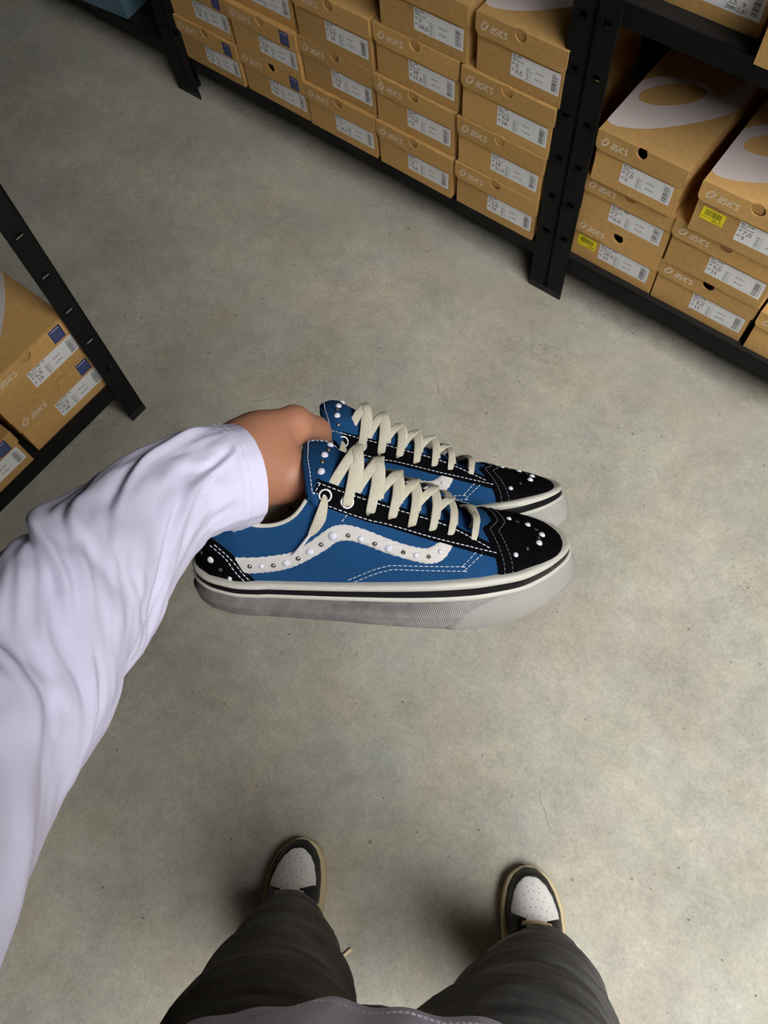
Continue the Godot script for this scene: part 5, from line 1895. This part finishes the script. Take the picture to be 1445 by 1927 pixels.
func sleeve(shirt: Node3D, arm: Array, base: Vector3) -> void:
	var path := curve(arm, 16)
	var rad := Last.pv([[0, 0.0362], [0.1, 0.0375], [0.143, 0.0372], [0.22, 0.041], [0.286, 0.0485], [0.36, 0.050], [0.43, 0.0505], [0.571, 0.053], [0.714, 0.056], [0.857, 0.069], [1.0, 0.085]])
	# a fixed sideways direction, so that the angle round the sleeve keeps its meaning
	var eye := Vector3(0.05, 0.98, 0.16).normalized()
	var rf := RandomNumberGenerator.new()
	rf.seed = 19
	var folds := []
	for i in 26:
		var fs := 0.09 + 0.74 * (i + rf.randf() * 0.7) / 26.0
		var soft := smoothstep(0.40, 0.6, fs)
		folds.append([fs, rf.randf_range(-1.2, 1.5), -rf.randf_range(0.08, 0.19), rf.randf_range(0.6, 1.4), rf.randf_range(0.009, 0.017) * (1.0 + soft), rf.randf_range(0.0022, 0.0056) * (1.0 - 0.25 * soft)])
	var ns := noise(1.0, 3, 23)
	var surf := func(u: float, s: float, off: float) -> Vector3:
		var c: Vector3 = at_len(path, s)
		var tg: Vector3 = (at_len(path, minf(s + 0.02, 1.0)) - at_len(path, maxf(s - 0.02, 0.0))).normalized()
		var a := u * TAU
		var n1 := (eye - tg * eye.dot(tg)).normalized()
		var n2 := tg.cross(n1)
		var r := Last.sm(rad, s) + off
		var ph := wrapf(a, -PI, PI)
		var d := 0.0
		for f in folds:
			var q: float = wrapf(ph - f[1], -PI, PI)
			var ds: float = s - f[0] - f[2] * q - 0.02 * q * q
			var g: float = exp(-ds * ds / (f[4] * f[4])) - 0.55 * exp(-pow(ds - 1.7 * f[4], 2.0) / (f[4] * f[4] * 1.3))
			d += f[5] * g * exp(-q * q / (f[3] * f[3]))
		d = 0.0065 * tanh(d / 0.0065)
		d += ns.get_noise_3d((s + 0.12 * ph) * 7.0, cos(a) * 0.7, sin(a) * 0.7) * 0.0062
		var k := smoothstep(0.03, 0.10, s)
		d = d * k + ns.get_noise_3d(5.0, cos(a) * 1.2, sin(a) * 1.2) * 0.0022 * (1.0 - k)
		# the cuff sags to the underside and is pressed flatter
		var shape := 1.0 + 0.05 * cos(2.0 * a) * (1.0 - k)
		return c + (n1 * cos(a) * 0.94 + n2 * sin(a)) * (r * shape + d) - base
	var mb := MB.new()
	var rows := [Vector2(0.10, -0.004), Vector2(0.03, -0.0036), Vector2(0.004, -0.0034), Vector2(0.0, -0.0022), Vector2(-0.0, -0.0006), Vector2(0.001, 0.0)]
	var n0 := rows.size()
	for i in 250:
		rows.append(Vector2(0.002 + 0.998 * i / 249.0, 0.0))
	# a shallow double seam behind the cuff
	for i in range(n0, rows.size()):
		var s: float = rows[i].x
		if s < 0.058:
			rows[i].y = 0.0010
	var m := rows.size() - 1
	mb.grid(150, m, func(u: float, w: float) -> Vector3:
		var q: Vector2 = rows[int(round(w * m))]
		return surf.call(u, maxf(q.x, 0.0), q.y), arm[2] - base, true)
	part("sleeve", mb.mesh(), M.cotton, shirt, "rumpled white left sleeve")
	var st := MB.new()
	for sp in [0.040, 0.052]:
		var l := []
		for i in 121:
			l.append(surf.call(i / 120.0, sp, 0.0014))
		sew(st, l, 0.0024, 0.0012, 0.00028)
	part("cuff_stitching", st.mesh(), M.cotton_seam, shirt, "", true)

# ------------------------------------------------------------------ the room
func room() -> void:
	var x0 := -3.1
	var x1 := 3.2
	var z0 := -1.72
	var z1 := 3.4
	var hh := 2.8
	var f := MB.new()
	f.box(Vector3((x0 + x1) / 2, -0.1, (z0 + z1) / 2), Vector3(x1 - x0 + 0.6, 0.2, z1 - z0 + 0.6))
	struct("floor", f, M.concrete)
	# the ceiling holds a wide roof light above and to the right of the person
	var a0 := 0.9
	var a1 := 2.9
	var e0 := -1.15
	var e1 := 1.4
	var c := MB.new()
	c.box(Vector3((x0 - 0.2 + a0) / 2, hh + 0.28, (z0 + z1) / 2), Vector3(a0 - x0 + 0.2, 0.56, z1 - z0 + 0.4))
	c.box(Vector3((a1 + x1 + 0.2) / 2, hh + 0.28, (z0 + z1) / 2), Vector3(x1 + 0.2 - a1, 0.56, z1 - z0 + 0.4))
	c.box(Vector3((a0 + a1) / 2, hh + 0.28, (z0 - 0.2 + e0) / 2), Vector3(a1 - a0, 0.56, e0 - z0 + 0.2))
	c.box(Vector3((a0 + a1) / 2, hh + 0.28, (e1 + z1 + 0.2) / 2), Vector3(a1 - a0, 0.56, z1 + 0.2 - e1))
	struct("ceiling", c, M.wall)
	var wn := MB.new()
	for x in [a0 + 0.02, a1 - 0.02]:
		wn.box(Vector3(x, hh + 0.5, (e0 + e1) / 2), Vector3(0.04, 0.1, e1 - e0 - 0.002), 0.004)
	for z in [e0 + 0.02, e1 - 0.02]:
		wn.box(Vector3((a0 + a1) / 2, hh + 0.5, z), Vector3(a1 - a0 - 0.08, 0.1, 0.04), 0.004)
	var win := struct("window_1", wn, M.steel)
	var gl := MB.new()
	gl.box(Vector3((a0 + a1) / 2, hh + 0.51, (e0 + e1) / 2), Vector3(a1 - a0 - 0.08, 0.006, e1 - e0 - 0.08))
	var gm := mat(Color(1, 1, 1, 0.03), 0.05)
	gm.transparency = BaseMaterial3D.TRANSPARENCY_ALPHA
	part("pane", gl.mesh(), gm, win)
	var b := MB.new()
	b.box(Vector3((x0 + x1) / 2, hh / 2, z0 - 0.1), Vector3(x1 - x0 + 0.4, hh, 0.2))
	struct("wall_back", b, M.wall)
	var fr := MB.new()
	fr.box(Vector3((x0 + x1) / 2, hh / 2, z1 + 0.1), Vector3(x1 - x0 + 0.4, hh, 0.2))
	struct("wall_front", fr, M.wall)
	var l := MB.new()
	l.box(Vector3(x0 - 0.1, hh / 2, (z0 + z1) / 2), Vector3(0.2, hh, z1 - z0))
	struct("wall_left", l, M.wall)
	var r := MB.new()
	r.box(Vector3(x1 + 0.1, hh / 2, (z0 + z1) / 2), Vector3(0.2, hh, z1 - z0))
	struct("wall_right", r, M.wall)

func _ready() -> void:
	rng.seed = 5
	# camera: a phone at chest height, tipped 67 degrees down
	var cam := Camera3D.new()
	cam.name = "camera"
	add_child(cam, true)
	var right := Vector3(0.78540593, -0.06073828, -0.61599383)
	var down := Vector3(0.54861186, -0.39254169, 0.73819784)
	var fwd := Vector3(-0.28664012, -0.91772648, -0.27498283)
	cam.transform = Transform3D(Basis(right, -down, -fwd).orthonormalized(), Vector3(0, 1.55, 0))
	cam.fov = 64.661
	cam.near = 0.02
	cam.far = 60.0
	cam.current = true
	# overcast daylight through the roof light
	var env := Environment.new()
	var sky := Sky.new()
	var sm := ProceduralSkyMaterial.new()
	sm.sky_top_color = c8(222, 222, 224)
	sm.sky_horizon_color = c8(218, 218, 218)
	sm.sky_curve = 0.2
	sm.ground_bottom_color = c8(120, 118, 114)
	sm.ground_horizon_color = c8(170, 170, 168)
	sky.sky_material = sm
	env.background_mode = Environment.BG_SKY
	env.sky = sky
	env.background_energy_multiplier = 21.5
	env.tonemap_mode = Environment.TONE_MAPPER_LINEAR
	env.tonemap_exposure = 1.0
	env.sdfgi_enabled = true
	env.ssao_enabled = true
	env.ssil_enabled = true
	var we := WorldEnvironment.new()
	we.name = "world_environment"
	we.environment = env
	add_child(we, true)
	make_materials()
	set_glyphs()
	room()
	shelving("black shelf unit on the right carrying the two yellow-stickered shoe boxes", Transform3D(Basis.IDENTITY, Vector3(-0.5285, 0, -1.127)), 1.15, 0.46, [0.1325, 0.7055, 1.28, 1.85])
	shelving("black shelf unit along the back holding five stacks of shoe boxes", Transform3D(Basis.IDENTITY, Vector3(-1.679, 0, -1.127)), 1.149, 0.46, [0.1325, 0.86, 1.43, 1.85])
	shelving("black shelf unit in the top left corner holding a grey-blue box", Transform3D(Basis.IDENTITY, Vector3(-2.83, 0, -1.127)), 1.149, 0.46, [0.1325, 0.86, 1.43, 1.85])
	shelving("black shelf unit at the left edge with its single post by two boxes", Transform3D(Basis(Vector3.UP, PI / 2), Vector3(-1.0735, 0, 0.805)), 1.149, 0.46, [0.1325, 0.86, 1.43, 1.85])
	boxes()
	held_sneaker("near studded blue sneaker with its whole white side stripe in view", Transform3D(Basis(Vector3(0.7263, -0.1753, -0.6647), Vector3(-0.3069, 0.7825, -0.5417), Vector3(0.6151, 0.5974, 0.5145)).orthonormalized(), Vector3(-0.254, 0.9684, -0.0373)), 1.0, true)
	held_sneaker("far studded blue sneaker half hidden behind its pair", Transform3D(Basis(Vector3(0.6821, -0.1531, -0.7151), Vector3(-0.4646, 0.6644, -0.5854), Vector3(0.5648, 0.7315, 0.382)).orthonormalized(), Vector3(-0.2815, 0.8968, -0.0905)), -1.0, false)
	person()
